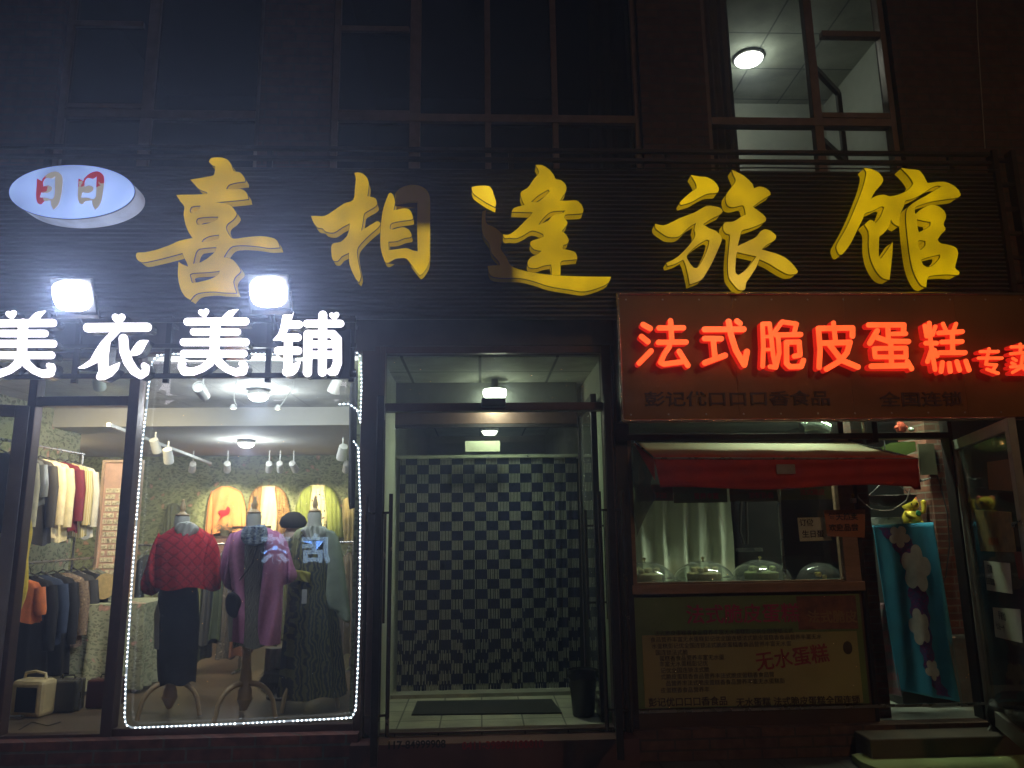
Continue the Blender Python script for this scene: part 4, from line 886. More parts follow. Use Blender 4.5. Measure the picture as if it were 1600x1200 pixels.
puffy('collar', [(272,826),(280,816),(300,815),(312,826),(304,836),(290,840),(278,836)], Y1-.09, .03, M('lace_collar', (.55, .55, .5), .8), pon, nf=30)
sk = MB().shell([(U(279, py, Y1).x+dx, Y1, U(279, py, Y1).z, a_, b_) for py, a_, b_, dx in ((905,.125,.11,0),(930,.150,.12,0),(970,.157,.125,0),(1010,.152,.12,-.005),(1045,.145,.115,-.01),(1066,.138,.11,-.01))], 48, fold=.015, nf=6, seed=3).build('skirt', m_skirt, smooth=True); tagp(sk, 'long straight black skirt below the red poncho', 'skirt')
Y2 = .5
x2m = U(397, 806, Y2).x; zn = U(397, 802, Y2).z
mannequin('mannequin in a mauve cardigan with a blue scarf, middle of the display window', x2m, Y2, zn, U(400, 1000, Y2).z)
cg = thing('cardigan', 'long mauve pink cardigan hanging open on the middle mannequin', 'cardigan', (x2m, Y2, U(400, 1006, Y2).z))
puffy('cardigan_front', [(380,826),(370,832),(360,850),(358,880),(362,920),(364,960),(362,1005),(384,1006),(386,960),(383,900),(385,860),(387,832)], Y2-.09, .07, m_pink, cg, seed=3, nf=9)
puffy('cardigan_front', [(416,824),(428,832),(440,850),(444,880),(442,920),(441,960),(438,1006),(402,1006),(404,960),(410,900),(413,860),(412,832)], Y2-.09, .07, m_pink, cg, seed=5, nf=9)
puffy('sleeve', [(372,830),(360,834),(350,856),(344,890),(350,915),(366,925),(372,900),(374,860)], Y2-.02, .09, m_pink, cg, seed=6); puffy('sleeve', [(428,828),(440,834),(450,852),(458,880),(464,902),(452,912),(438,916),(434,890),(428,860)], Y2-.02, .09, m_pink, cg, seed=7)
puffy('back', [(380,826),(420,824),(438,850),(438,1000),(364,1000),(362,850)], Y2+.12, .03, m_pink, cg, seed=8)
m_pais = WAVES('paisley_grey', (.28, .27, .22), (.10, .10, .085), 22, 14, .8, .3, 4)
o = MB().shell([(U(399, py, Y2).x, Y2, U(399, py, Y2).z, a_, b_) for py, a_, b_ in ((832,.15,.085),(850,.15,.12),(900,.13,.11),(950,.15,.125),(1008,.165,.13))], 48, fold=.02, nf=8, seed=9).build('dress', m_pais, smooth=True); tagp(o, 'grey paisley print dress under the mauve cardigan', 'dress')
o = puffy('scarf', [(378,828),(384,820),(392,826),(404,826),(414,819),(418,828),(417,845),(408,852),(395,853),(382,850),(376,840)], Y2-.16, .04, FLORAL('blue_scarf', (.42, .50, .60), (.05, .09, .22), (.05, .06, .05), 26, bl=.2), nf=30, seed=2); tagp(o, 'pale blue printed scarf round the neck of the middle mannequin', 'scarf')
t = thing('handbag', 'small round black handbag hanging beside the mauve cardigan', 'handbag', U(366, 965, Y2-.12))
puffy('bag_body', [(356,928),(366,924),(375,930),(378,945),(372,962),(364,966),(354,956),(352,940)], Y2-.14, .035, M('black_leather', (.02, .02, .028), .35, 0, bump=.3), t, ripple=.05)
MB().tube([U(x, y, Y2-.14) for x, y in ((358,932),(372,910),(395,880),(403,850))], .004, 6).build('strap', M('black_leather', (.02, .02, .028), .35), t, smooth=True)
Y3 = .75
x3m = U(492, 800, Y3).x; zn = U(492, 800, Y3).z
mannequin('mannequin in a dark green striped dress with white scarf, right in the display window', x3m, Y3, zn, FZ+.5)
m_gd = WAVES('green_ikat', (.13, .13, .04), (.022, .028, .024), 9, 14, .8, 0, 6)
o = MB().shell([(U(488, py, Y3).x, Y3, U(488, py, Y3).z, a_, b_) for py, a_, b_ in ((832,.12,.09),(842,.19,.11),(870,.19,.13),(905,.18,.13),(950,.20,.15),(1010,.23,.17),(1060,.25,.19),(1085,.26,.2))], 60, fold=.06, nf=10, seed=12).build('dress', m_gd, smooth=True); tagp(o, 'long dark green striped dress on the right mannequin', 'dress')
o = puffy('shawl_panel', [(508,826),(522,830),(532,850),(540,900),(546,950),(548,968),(538,972),(526,958),(518,940),(514,952),(509,930),(512,880),(510,850)], Y3-.17, .03, M('celadon_cloth', (.27, .32, .24), .85, 0, bump=.3), seed=13, nf=8); tagp(o, 'pale celadon shawl falling down the right side of the green dress', 'shawl')
o = puffy('scarf', [(470,828),(478,822),(492,830),(506,822),(514,830),(508,840),(495,846),(480,842)], Y3-.1, .05, M('white_gauze', (.55, .58, .52), .8, 0, bump=.3), seed=14, nf=40); tagp(o, 'white gauze scarf round the neck of the right mannequin', 'scarf')
o = puffy('collar_cape', [(458,838),(466,826),(476,824),(474,850),(470,880),(464,905),(458,880)], Y3-.05, .07, M('celadon_cloth2', (.32, .34, .2), .85, 0, bump=.3), seed=15); tagp(o, 'pale green cape edge on the left shoulder of the right mannequin', 'cape')
o = MB().box(U(472, 921, Y3-.19), U(479, 943, Y3-.188)).build('price_tag', M('tag_card', (.6, .6, .6), .6)); tagp(o, 'small white price tag on the green striped dress', 'price tag')
o = puffy('gold_waistband', [(460,890),(470,892),(486,893),(484,911),(470,908),(459,904)], Y3-.15, .02, M('gold_trim', (.30, .27, .03), .6), seed=3); tagp(o, 'olive gold band at the waist of the right mannequin', 'belt')
# black fur hat between
t = thing('hat_stand', 'black fluffy hat on a pale head form between two mannequins', 'hat stand', (U(458, 830, 1.2).x, 1.2, FZ))
c = U(458, 817, 1.2); 
MB().lathe([(0, .10), (.05, .09), (.1, .05), (.12, 0), (.10, -.04), (.0, -.05)], c, 24).build('hat', M('black_fur', (.012, .012, .012), .95, 0, bump=1), t, smooth=True)
MB().lathe([(.05, -.03), (.07, -.08), (.06, -.15), (.03, -.2), (.03, -.3)], c, 20).build('head_form', M('pale_form', (.55, .42, .33), .5), t, smooth=True)
MB().tube([c-Vector((0, 0, .29)), (c.x, c.y, FZ+.03)], .02, 10).lathe([(.16, 0), (.16, .02), (.03, .035)], (c.x, c.y, FZ), 20).build('pole', m_dframe, t, smooth=True)
t = thing('fur_bag', 'black fluffy fur bag on the shop floor right of the middle mannequin stand', 'bag', (U(432, 1075, .9).x, .9, FZ))
c = U(430, 1062, .9)
vs, fs = [], []; mbb = MB()
for i in range(700):
    a, b_ = rnd.uniform(0, 6.28), rnd.uniform(-1, 1); s = math.sqrt(1-b_*b_); d = Vector((s*math.cos(a), s*math.sin(a), b_)); p = c+Vector((d.x*.12, d.y*.08, d.z*.09)); e = p+Vector((d.x*.035, d.y*.035, d.z*.03-.02)); sd = d.cross(Vector((0, 0, 1))).normalized()*.006
    mbb.add([p-sd, p+sd, e], [(0, 1, 2)])
mbb.lathe([(0, .09), (.08, .06), (.12, 0), (.08, -.06), (0, -.09)], c, 16); mbb.build('fur_body', M('black_fur', (.012, .012, .012), .95), t)
puffy('bag_top', [(415,1012),(445,1012),(447,1050),(412,1052)], .95, .05, M('grey_cloth_bag', (.16, .15, .13), .8), t, seed=2)
# racks of dark clothes behind the mannequins
def gx(name, label, group, x, y, ztop, h, w, mat, th=.035, seed=0, sl=True, hang=True, frontward=False):
    "a garment on a hanger across a rail that runs along y"
    t = thing(name, label, name.split('_')[-1], (x, y, ztop-h), group)
    R_ = random.Random(seed)
    rings = [(x, y, ztop-.0, w*.12, th*.6), (x, y, ztop-.04, w*.42, th), (x, y, ztop-.09, w*.5, th*1.2), (x, y, ztop-.3, w*.46, th*1.4), (x, y, ztop-h*.6, w*.47, th*1.5), (x, y, ztop-h, w*.52, th*1.7)]
    MB().shell(rings, 44, fold=.07, nf=R_.choice((7, 8, 9, 11)), seed=seed).build('body', mat, t, smooth=True)
    if sl:
        for s in (-1, 1):
            MB().tube([(x+s*w*.45, y, ztop-.08), (x+s*w*.53, y-.02, ztop-.25), (x+s*w*.55, y-.02, ztop-min(.58, h*.85))], [.045, .05, .04], 10, flat=.7).build('sleeve', mat, t, smooth=True)
    MB().tube([(x-w*.4, y, ztop-.05), (x, y, ztop+.03), (x+w*.4, y, ztop-.05)], .007, 6).tube([(x, y, ztop+.03), (x, y, ztop+.07), (x+.02, y, ztop+.09), (x, y, ztop+.11)], .003, 5).build('hanger', m_steel, t, smooth=True)
    return t
def rail(label, x, y0, y1, z, legs=True):
    t = thing('clothes_rail', label, 'clothes rail', (x, (y0+y1)/2, FZ if legs else z), 'clothes rails in the shop')
    MB().tube([(x, y0, z), (x, y1, z)], .013, 10).build('rail', m_steel, t, smooth=True)
    if legs:
        for y in (y0+.02, y1-.02): MB().tube([(x, y, z), (x, y, FZ+.02)], .012, 8).tube([(x-.22, y, FZ+.02), (x+.22, y, FZ+.02)], .012, 8).build('upright', m_steel, t, smooth=True)
    return t
C_ = lambda nm, c, **k: M(nm, c, .85, 0, var=.15, scale=18, bump=.35, **k)
xr = U(88, 690, .95).x-.18; zr = U(90, 700, 1.0).z+.02
rail('upper chrome clothes rail carrying the cream and navy clothes at the doorway', xr, .35, 1.75, zr)
ups = [('hanging_jacket', 'navy jacket, nearest on the upper rail by the doorway', C_('navy_cloth', (.015, .018, .045)), .62), ('hanging_shirt', 'long cream shirt just behind the navy jacket on the upper rail', C_('cream_shirt', (.62, .54, .34)), .68), ('hanging_blouse', 'glossy grey blouse under plastic on the upper rail', M('plastic_grey', (.25, .26, .25), .2, .2, bump=.5), .40), ('hanging_skirt', 'charcoal garment between cream blouses on the upper rail', C_('charcoal', (.06, .055, .05)), .72),
       ('hanging_blouse', 'cream lace blouse in the middle of the upper rail', C_('lace_cream', (.78, .66, .42)), .66), ('hanging_blouse', 'ivory blouse with a dark patch on the upper rail', C_('ivory', (.68, .60, .38)), .70), ('hanging_blouse', 'wine red blouse among the cream ones on the upper rail', C_('wine', (.16, .02, .03)), .62), ('hanging_dress', 'mustard striped dress on the upper rail', WAVES('mustard', (.50, .40, .14), (.62, .55, .36), 14, 1), .66), ('hanging_dress', 'white dress under clear plastic at the far end of the upper rail', M('plastic_white', (.66, .62, .52), .25, 0, bump=.6), .68)]
for i, (nm, lab, mt, h) in enumerate(ups):
    gx(nm, lab, 'clothes on the upper rail', xr+rnd.uniform(-.01, .01), .50+i*.14, zr-.11, h, .40, mt, seed=20+i)
xr2 = U(60, 885, .8).x-.12; zr2 = U(70, 884, 1.0).z+.03
rail('lower clothes rail crowded with dark clothes above the floor', xr2, .62, 2.2, zr2)
lows = [('hanging_blouse', 'bright orange top, nearest on the lower rail', C_('orange_top', (.80, .22, .07)), .34), ('hanging_trousers', 'black trousers just behind the orange top', C_('black_cloth', (.012, .012, .014)), .80), ('hanging_jacket', 'navy denim jacket on the lower rail', C_('denim', (.03, .045, .09)), .55), ('hanging_coat', 'black coat in the middle of the lower rail', C_('black_cloth', (.012, .012, .014)), .82), ('hanging_skirt', 'brown patterned skirt on the lower rail', FLORAL('brown_print', (.22, .16, .11), (.12, .08, .06), (.35, .27, .2), 16), .62), ('hanging_dress', 'dark grey dress with a cream edge on the lower rail', C_('dark_grey', (.04, .04, .042)), .82), ('hanging_dress', 'long black dress near the far end of the lower rail', C_('black_cloth', (.012, .012, .014)), .88), ('hanging_dress', 'grey floral dress at the far end of the lower rail', FLORAL('grey_floral', (.22, .23, .18), (.1, .11, .08), (.3, .22, .2), 14), .9)]
for i, (nm, lab, mt, h) in enumerate(lows):
    gx(nm, lab, 'clothes on the lower rail', xr2, .74+i*.165, zr2-.11, min(h, zr2-.11-FZ-.06), .40, mt, seed=40+i)
o = puffy('hanging_scarf', [(36,800),(46,806),(50,830),(44,870),(42,920),(30,960),(22,985),(20,930),(28,870),(32,830)], .25, .04, C_('yellow_cloth', (.72, .52, .06)), seed=5); tagp(o, 'long yellow garment hanging beside the open door leaf', 'scarf')
# second group of racks seen through the display window
xr3 = U(330, 880, 2.3).x; zr3 = U(330, 850, 2.4).z
rk = thing('clothes_rail', 'long clothes rail crowded with dark green clothes behind the mannequins', 'clothes rail', (U(400, 900, 2.4).x, 2.4, FZ), 'clothes rails in the shop')
xa, xb = U(208, 870, 2.4).x, U(556, 870, 2.4).x
MB().tube([(xa, 2.4, zr3), (xb, 2.4, zr3)], .013, 10).build('rail', m_steel, rk, smooth=True)
for x in (xa+.03, (xa+xb)/2, xb-.03): MB().tube([(x, 2.4, zr3), (x, 2.4, FZ+.02)], .012, 8).tube([(x, 2.2, FZ+.02), (x, 2.6, FZ+.02)], .012, 8).build('upright', m_steel, rk, smooth=True)
pal = [('dark green', (.05, .065, .035)), ('black', (.014, .014, .014)), ('moss green', (.12, .13, .05)), ('grey brown', (.13, .11, .085)), ('sage', (.19, .20, .13)), ('charcoal', (.05, .05, .05)), ('rust', (.18, .07, .03)), ('olive', (.10, .10, .03))]
places = [228, 246, 262, 318, 334, 350, 366, 384, 420, 446, 458, 474, 512, 528, 544]
where = ['at the left end of the long rail behind the red poncho', 'second from the left end of the long rail behind the red poncho', 'third on the long rail, beside the black skirt', 'on the long rail just right of the black skirt', 'second garment right of the black skirt on the long rail', 'third garment right of the black skirt on the long rail', 'on the long rail behind the black handbag', 'on the long rail behind the left cardigan front', 'on the long rail behind the right cardigan front', 'on the long rail just right of the mauve cardigan', 'second garment right of the mauve cardigan on the long rail', 'on the long rail behind the green dress', 'on the long rail behind the celadon shawl', 'next to last garment on the long rail near the window edge', 'last garment on the long rail at the window edge']
kinds = ['hanging_dress', 'hanging_coat', 'hanging_skirt', 'hanging_dress', 'hanging_coat']
for i, px in enumerate(places):
    cn, cc_ = pal[(i*3+1) % 8]; x = U(px, 900, 2.4).x; nm = kinds[i % 5]
    t = thing(nm, cn+' '+nm.split('_')[1]+' '+where[i], nm.split('_')[1], (x, 2.4, .5), 'clothes on the long rail behind the mannequins')
    h = rnd.uniform(.75, zr3-.1-FZ-.12); w_ = rnd.uniform(.07, .1); mt = C_('rack_'+cn.replace(' ', '_'), cc_) if i % 3 else FLORAL('rack_print_%s' % cn.replace(' ', '_'), cc_, [q*.5 for q in cc_], [min(1, q*1.8+.05) for q in cc_], 14)
    zt_ = zr3-.1
    MB().shell([(x, 2.4, zt_, .02, .05), (x, 2.4, zt_-.05, w_*.6, .17), (x, 2.4, zt_-.12, w_*.8, .2), (x, 2.4, zt_-h*.6, w_, .2), (x, 2.4, zt_-h, w_*1.15, .23)], 40, fold=.13, nf=8, seed=60+i).build('body', mt, t, smooth=True)
    MB().tube([(x, 2.22, zt_-.02), (x, 2.4, zt_+.05), (x, 2.58, zt_-.02)], .006, 6).tube([(x, 2.4, zt_+.05), (x, 2.4, zt_+.10)], .003, 5).build('hanger', m_steel, t)
o = puffy('hanging_coat', [(551,574),(557,578),(560,620),(559,700),(558,795),(546,796),(544,780),(545,700),(546,620)], .28, .05, C_('black_cloth', (.012, .012, .014)), seed=8); tagp(o, 'long black coat hanging high against the right edge of the display window', 'coat')
# table with floral cloth, hat, earring board
ta, tb = U(128, 941, 1.6), U(236, 941, 1.6); zt3 = .95
tb_ = thing('side_table', 'small table under a long floral cloth behind the doorway', 'table', ((ta.x+tb.x)/2, 1.75, FZ))
MB().box((ta.x+.03, 1.5, zt3-.03), (tb.x-.03, 2.05, zt3)).build('table_top', M('table_wood', (.3, .2, .12), .5), tb_)
for sx in (ta.x+.07, tb.x-.07):
    for sy in (1.54, 2.0): MB().box((sx-.02, sy-.02, FZ), (sx+.02, sy+.02, zt3-.03)).build('leg', M('table_wood', (.3, .2, .12), .5), tb_)
def clothfn():
    vs, fs = [], []; n = 80; loop = []
    x0_, x1_, y0_, y1_ = ta.x, tb.x, 1.46, 2.09
    per = [(x0_, y1_), (x0_, y0_), (x1_, y0_), (x1_, y1_)]
    for i in range(n):
        u = i/(n-1)*3; k = min(2, int(u)); f_ = u-k; a, b = per[k], per[k+1]; loop.append((a[0]+(b[0]-a[0])*f_, a[1]+(b[1]-a[1])*f_))
    for j in range(13):
        v = j/12
        for i, (x, y) in enumerate(loop):
            o = .035*v*math.sin(i*.75+1.3*math.sin(i*.21))+.02*v
            cx_, cy_ = (x0_+x1_)/2, (y0_+y1_)/2; L_ = math.hypot(x-cx_, y-cy_); vs.append((x+(x-cx_)/L_*o, y+(y-cy_)/L_*o, zt3+.006-(zt3-FZ-.03)*v))
    for j in range(12):
        for i in range(n-1): fs.append((j*n+i, (j+1)*n+i, (j+1)*n+i+1, j*n+i+1))
    m = MB().add(vs, fs); m.add([(x0_, y0_, zt3+.006), (x1_, y0_, zt3+.006), (x1_, y1_, zt3+.006), (x0_, y1_, zt3+.006)], [(0, 1, 2, 3)]); return m
o = clothfn().build('tablecloth', FLORAL('cloth_floral', (.36, .38, .26), (.22, .25, .16), (.50, .30, .24), 7), smooth=True); tagp(o, 'pale green floral tablecloth falling to the floor over the small table', 'tablecloth')
eb = thing('earring_board', 'tall pink board covered in rows of glittering jewellery cards on the table', 'display board', (U(182, 905, 1.95).x, 1.9, zt3+.01))
xa, xb = U(158, 800, 1.9).x, U(214, 800, 1.9).x; zb1, zb0 = U(180, 722, 1.9).z, zt3+.012
MB().box((xa, 1.9, zb0), (xb, 1.93, zb1)).build('panel', M('pink_board', (.62, .40, .30), .7), eb)
f = MB(); frame_box(f, xa-.02, xb+.02, zb0, zb1+.02, 1.88, 1.935, .025); f.build('frame', M('board_frame', (.5, .36, .25), .5), eb)
cd, cg_ = MB(), MB(); nr = 17
for r in range(nr):
    for c_ in range(9):
        x = xa+.03+(xb-xa-.06)*(c_+.5+rnd.uniform(-.2, .2))/9; z = zb0+.04+(zb1-zb0)*.78*(r+.5)/nr
        if rnd.random() < .08: continue
        cd.box((x-.015, 1.893, z-.022), (x+.015, 1.897, z+.02)); cg_.lathe([(0, -.006), (.006, 0), (0, .006)], (x+rnd.uniform(-.006, .006), 1.888, z+rnd.uniform(-.01, .01)), 6)
cd.build('jewellery_card', M('card', (.80, .70, .50), .35, 0, var=.3, scale=60), eb)['kind'] = 'stuff'; cg_.build('jewellery', M('gold', (.9, .75, .4), .15, 1), eb)['kind'] = 'stuff'
t = thing('sun_hat', 'straw hat with a dark band leaning on the table before the jewellery board', 'hat', U(165, 935, 1.6))
c = U(163, 916, 1.62); ax = Vector((-.15, -1, .15)); q_ = ax.normalized()
MB().lathe([(.115, 0), (.11, .006), (.07, .01), (.068, .05), (.055, .075), (0, .08)], c, 36, axis=-q_).build('straw_body', M('straw', (.50, .38, .18), .7, 0, bump=.5, scale=30), t, smooth=True)
MB().lathe([(.0725, .015), (.0725, .035)], c, 36, axis=-q_).build('hat_band', m_black, t)
# retro radio, suitcases, foil bag
rc = V(36, 1122, FZ)
t = thing('retro_radio', 'cream retro radio with a black front on the shop floor by the door', 'radio', (rc.x, rc.y, FZ))
Rz = Matrix.Rotation(math.radians(-14), 4, 'Z'); 
def rot_mb(mb): mb.v = [tuple(Vector((rc.x, rc.y, FZ))+(Rz @ Vector(v))) for v in mb.v]; return mb
rot_mb(MB().box((-.14, 0, .0), (.14, .16, .27))).build('case', M('cream_plastic', (.62, .50, .26), .35), t, bevel=.03)
rot_mb(MB().box((-.085, -.004, .04), (.10, .002, .22))).build('speaker_front', m_black, t, bevel=.006)
rot_mb(MB().tube([(-.10, .08, .26), (-.09, .08, .31), (0, .08, .325), (.09, .08, .31), (.10, .08, .26)], .011, 8)).build('carry_handle', M('cream_plastic', (.62, .50, .26), .35), t, smooth=True)
s0 = V(92, 1116, FZ)
for (dx, dy, w_, h_, c_, lab) in ((0, 0, .20, .24, (.075, .07, .055), 'grey brown suitcase standing behind the cream radio'), (.24, .12, .24, .22, (.07, .02, .02), 'dark red suitcase right of the grey suitcase')):
    t = thing('suitcase', lab, 'suitcase', (s0.x+dx, s0.y+dy, FZ), 'suitcases under the lower rail')
    cx_, cy_ = s0.x+dx, s0.y+dy+.1
    MB().box((cx_-w_/2, cy_-.08, FZ+.005), (cx_+w_/2, cy_+.08, FZ+h_)).build('case', M('case_%d' % int(c_[0]*1000), c_, .5, 0, bump=.3), t, bevel=.015)
    MB().box((cx_-w_/2-.003, cy_-.012, FZ+.002), (cx_+w_/2+.003, cy_+.012, FZ+h_+.003)).build('edge_band', m_steel, t)
    MB().tube([(cx_-.05, cy_, FZ+h_), (cx_-.04, cy_, FZ+h_+.03), (cx_+.04, cy_, FZ+h_+.03), (cx_+.05, cy_, FZ+h_)], .006, 6).build('grip', m_black, t)
c = V(143, 1108, FZ); bag = MB(); R_ = random.Random(4); vs = []; 
def ffn(u, v): 
    a = 2*math.pi*u; r = .075*(1+.18*R_.uniform(-1, 1))*(1-.3*v*v); return (c.x+r*math.cos(a), c.y+.1+r*math.sin(a)*.7, FZ+.002+.2*v+R_.uniform(-.008, .008)*(v > 0))
bag.grid(ffn, 18, 12).build('foil_bag', M('silver_foil', (.75, .7, .55), .12, 1, bump=.6)); bpy.data.objects['foil_bag']['label'] = 'crumpled silver foil bag on the floor by the tablecloth'; bpy.data.objects['foil_bag']['category'] = 'bag'
MB().tube([V(30, 1140, FZ+.006), V(50, 1128, FZ+.006), V(75, 1134, FZ+.006), V(95, 1128, FZ+.006)], .003, 5).build('radio_cord', m_black); tagp(bpy.data.objects['radio_cord'], 'thin dark cord lying on the floor before the radio', 'cord')

# ================================================================== hotel entrance
E0, E1 = U(598, 850, 0).x, U(948, 850, 0).x; zhd = U(760, 637, 0).z
t = thing('hotel_door_frame', 'dark metal frame round the open hotel entrance with a dusty transom pane', 'door frame', ((E0+E1)/2, 0, FZ))
f = MB(); f.box((E0-.075, -.055, FZ), (E0, .06, 2.934)); f.box((E1, -.055, FZ), (E1+.075, .06, 2.934)); f.box((E0, -.05, zhd-.03), (E1, .05, zhd+.03)); f.box((E0, -.05, 2.88), (E1, .05, 2.933)); f.box((E0, -.05, FZ-.0), (E1, .05, FZ+.012))
f.build('frame', m_brown, t, bevel=.004)
MB().box((E0, -.003, zhd+.03), (E1, .003, 2.88)).build('transom_pane', GL('transom_glass', (.9, .95, .9), .8, 0, .12), t)
MB().box((U(752, 636, -.1).x, -.13, zhd-.01), (U(790, 636, -.1).x, -.05, zhd+.055)).build('door_sensor', m_black, t, bevel=.01)
b1 = MB().box((wr2, -.06, FZ), (E0-.075, .05, 2.93)).build('entrance_pier', m_brown); tagp(b1, 'narrow brown metal pier between display window and hotel door', 'pier')
b2 = MB().box((E1+.075, -.07, .1), (U(984, 850, 0).x, .05, 2.93)).build('entrance_pier', m_dframe); tagp(b2, 'narrow dark metal pier between hotel door and bakery', 'pier')
hz = (U(610, 1095, 0).z, U(610, 778, 0).z)
m_bronze = M('bronze_bar', (.16, .11, .08), .25, .85, var=.2, bump=.05)
leaf('door_leaf', 'left outer hotel door leaf, open and seen almost edge-on', E0-.01, -.07, math.radians(276.5), .72, FZ+.01, zhd-.04, .07, m_dframe, g_dusty, handles=((.62, 0.35, hz[1]),), hm=m_bronze)
leaf('door_leaf', 'right outer hotel door leaf, open edge-on beside the bakery pier', E1+.02, -.07, math.radians(261), .72, FZ+.01, zhd-.04, .07, m_dframe, g_dusty, handles=((.62, 0.35, hz[1]),), hm=m_bronze)
# inner frame
I0, I1 = U(612, 850, yC-.1).x, U(908, 850, yC-.1).x; yI = yC-.1
ztI, zbI = U(760, 644, yI).z, U(760, 663, yI).z
t = thing('inner_door_frame', 'red brown inner frame above the chequered curtain', 'door frame', ((I0+I1)/2, yI, FZ))
f = MB(); f.box((I0, yI-.03, zbI), (I1+.05, yI+.03, ztI)); f.box((I0-.06, yI-.035, FZ), (I0, yI+.03, 2.868)); f.box((I1+.0, yI-.035, FZ), (I1+.05, yI+.03, zbI))
f.build('frame', m_brown, t, bevel=.004)
MB().box((I0, yI-.033, zbI-.03), (I1, yI+.028, zbI-.002)).build('lower_rail', m_dframe, t)
MB().box((I0, yI-.003, U(760, 712, yI).z), (I1, yI+.003, zbI-.03)).build('transom_pane', g_clear, t)
MB().box((I0, yI-.003, ztI), (I1, yI+.003, 2.868)).build('upper_panel', M('upper_panel_grey', (.16, .17, .15), .6), t)
leaf('door_leaf', 'inner glass door leaf standing open along the right vestibule wall', I1+.015, yI-.05, math.radians(269), .92, FZ+.01, ztI-.01, .06, m_dframe, g_dusty, handles=((.8, .9, hz[1]-.1),), hm=m_bronze)
leaf('door_leaf', 'inner glass door leaf standing open along the left vestibule wall', I0-.03, yI-.05, math.radians(270), .92, FZ+.01, ztI-.01, .06, m_dframe, g_dusty, handles=((.8, .9, hz[1]-.1),), hm=m_bronze)
p = U(727, 706, yI-.02); p2 = U(781, 689, yI-.02)
o = MB().box((p.x, yI-.03, p.z), (p2.x, yI-.006, p2.z)).build('notice_plate', M('cream_plate', (.60, .62, .48), .5, 0, var=.1)); tagp(o, 'blank cream plate hanging above the middle of the chequered curtain', 'plate')
# bead curtain
cu_ = thing('bead_curtain', 'blue and white chequered strand curtain hanging in the hotel entrance', 'curtain', ((I0+I1)/2, yC, FZ))
zc1, zc0 = U(760, 716, yC).z, U(760, 1084, yC).z
xa, xb = U(624, 800, yC).x, U(903, 800, yC).x
MB().box((xa-.04, yC-.02, zc1), (xb+.03, yC+.01, zc1+.03)).build('curtain_rail', M('rail_white', (.55, .56, .46), .4), cu_, bevel=.004)
for k in range(3):
    x = xa+(xb-xa)*(.28+.22*k); MB().lathe([(.006, 0), (.006, .006), (0, .008)], (x, yC-.02, zc1+.015), 10, axis=(0, -1, 0)).build('screw', m_steel, cu_)
cw = (xb-xa)/15.5; rh = (zc1-zc0)/23.6; pitch = cw/8; s = MB(); ns = int((xb-xa)/pitch); R_ = random.Random(2)
off = 0
for i in range(ns):
    x = xa+pitch*(i+.5); col_ = int((x-xa)/cw+.5)
    wob = R_.gauss(0, .07)*pitch; ph1 = R_.uniform(0, 6); drop = R_.gauss(0, .0035); drift = .012*math.sin(x*5+1)+.006*math.sin(x*13)
    segs = 72; prev = None; wide = pitch*.40
    for j in range(segs):
        v0, v1 = j/segs, (j+1)/segs
        def P(v):
            d = v**1.6
            return (x+wob*(v**.5)*1.5+drift*d+.004*d*math.sin(ph1+v*9), yC+.006*math.sin(i*.9+v*3), zc1-(zc1-zc0+drop*0)*v)
        a, b = P(v0), P(v1)
        vm = (v0+v1)/2; row = int((vm*(zc1-zc0)+drop*vm*1.6)/rh+.5)
        dark = (col_+row) % 2 == 1
        w_ = pitch*.47 if dark else pitch*.30
        gap = .0 if not dark else .0
        s.add([(a[0]-w_, a[1], a[2]), (a[0]+w_, a[1], a[2]), (b[0]+w_, b[1], b[2]), (b[0]-w_, b[1], b[2])], [(0, 3, 2, 1)], 1 if dark else 0)
    
m_cl = M('strand_white', (.36, .37, .33), .35, 0, var=.15, scale=30); m_cd = M('strand_navy', (.012, .018, .07), .3, 0, var=.2, scale=30)
s.build('strand', [m_cl, m_cd], cu_)['kind'] = 'stuff'
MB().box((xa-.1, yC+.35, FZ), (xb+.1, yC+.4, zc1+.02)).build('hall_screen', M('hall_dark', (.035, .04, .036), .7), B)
MB().box((I0, yI-.05, FZ-.0), (I1, yI+.25, FZ+.03)).build('threshold', M('threshold_stone', (.30, .30, .25), .4), B)
o = MB().add([V(643, 1116, FZ+.012), V(878, 1113, FZ+.012), V(862, 1092, FZ+.012), V(652, 1095, FZ+.012)], [(0, 1, 2, 3)]); 
ma = o.build('door_mat', M('mat_dark', (.030, .032, .028), .95, 0, bump=1, scale=30)); solid(ma, .01, -1); tagp(ma, 'dark rectangular mat on the pale tiles before the curtain', 'door mat')
c = V(912, 1118, FZ); t = thing('waste_bin', 'black tapered waste bin at the right of the hotel entrance', 'waste bin', c)
MB().lathe([(.075, 0), (.08, .005), (.105, .29), (.112, .295), (.112, .31), (.10, .31), (.095, .28), (.07, .02), (0, .015)], c, 32).build('bin_body', m_black, t, smooth=True)
MB().shell([(c.x, c.y, c.z+.30, .10, .10), (c.x, c.y, c.z+.325, .113, .113), (c.x, c.y, c.z+.27, .117, .117)], 30, fold=.03, nf=9, seed=3).build('bin_liner', M('bin_bag', (.02, .02, .022), .25, 0, bump=.4), t, smooth=True)
c = U(773, 611, .93); t = thing('ceiling_lamp', 'greenish white lamp glowing on the ceiling of the hotel entrance', 'ceiling lamp', (c.x, c.y, c.z))
MB().lathe([(.03, 2.87-c.z), (.03, .03), (.10, .02), (.10, .0)], c, 28).build('housing', m_conc, t, smooth=True)
MB().lathe([(.10, .01), (.105, -.02), (.09, -.06), (.05, -.08), (0, -.085)], c, 28).build('diffuser', EM('vestibule_glow', (.95, 1, .85), 20), t, smooth=True)
area('vestibule_light', c+Vector((0, 0, -.095)), .18, 10, (.80, 1, .64), t, shape='DISK')
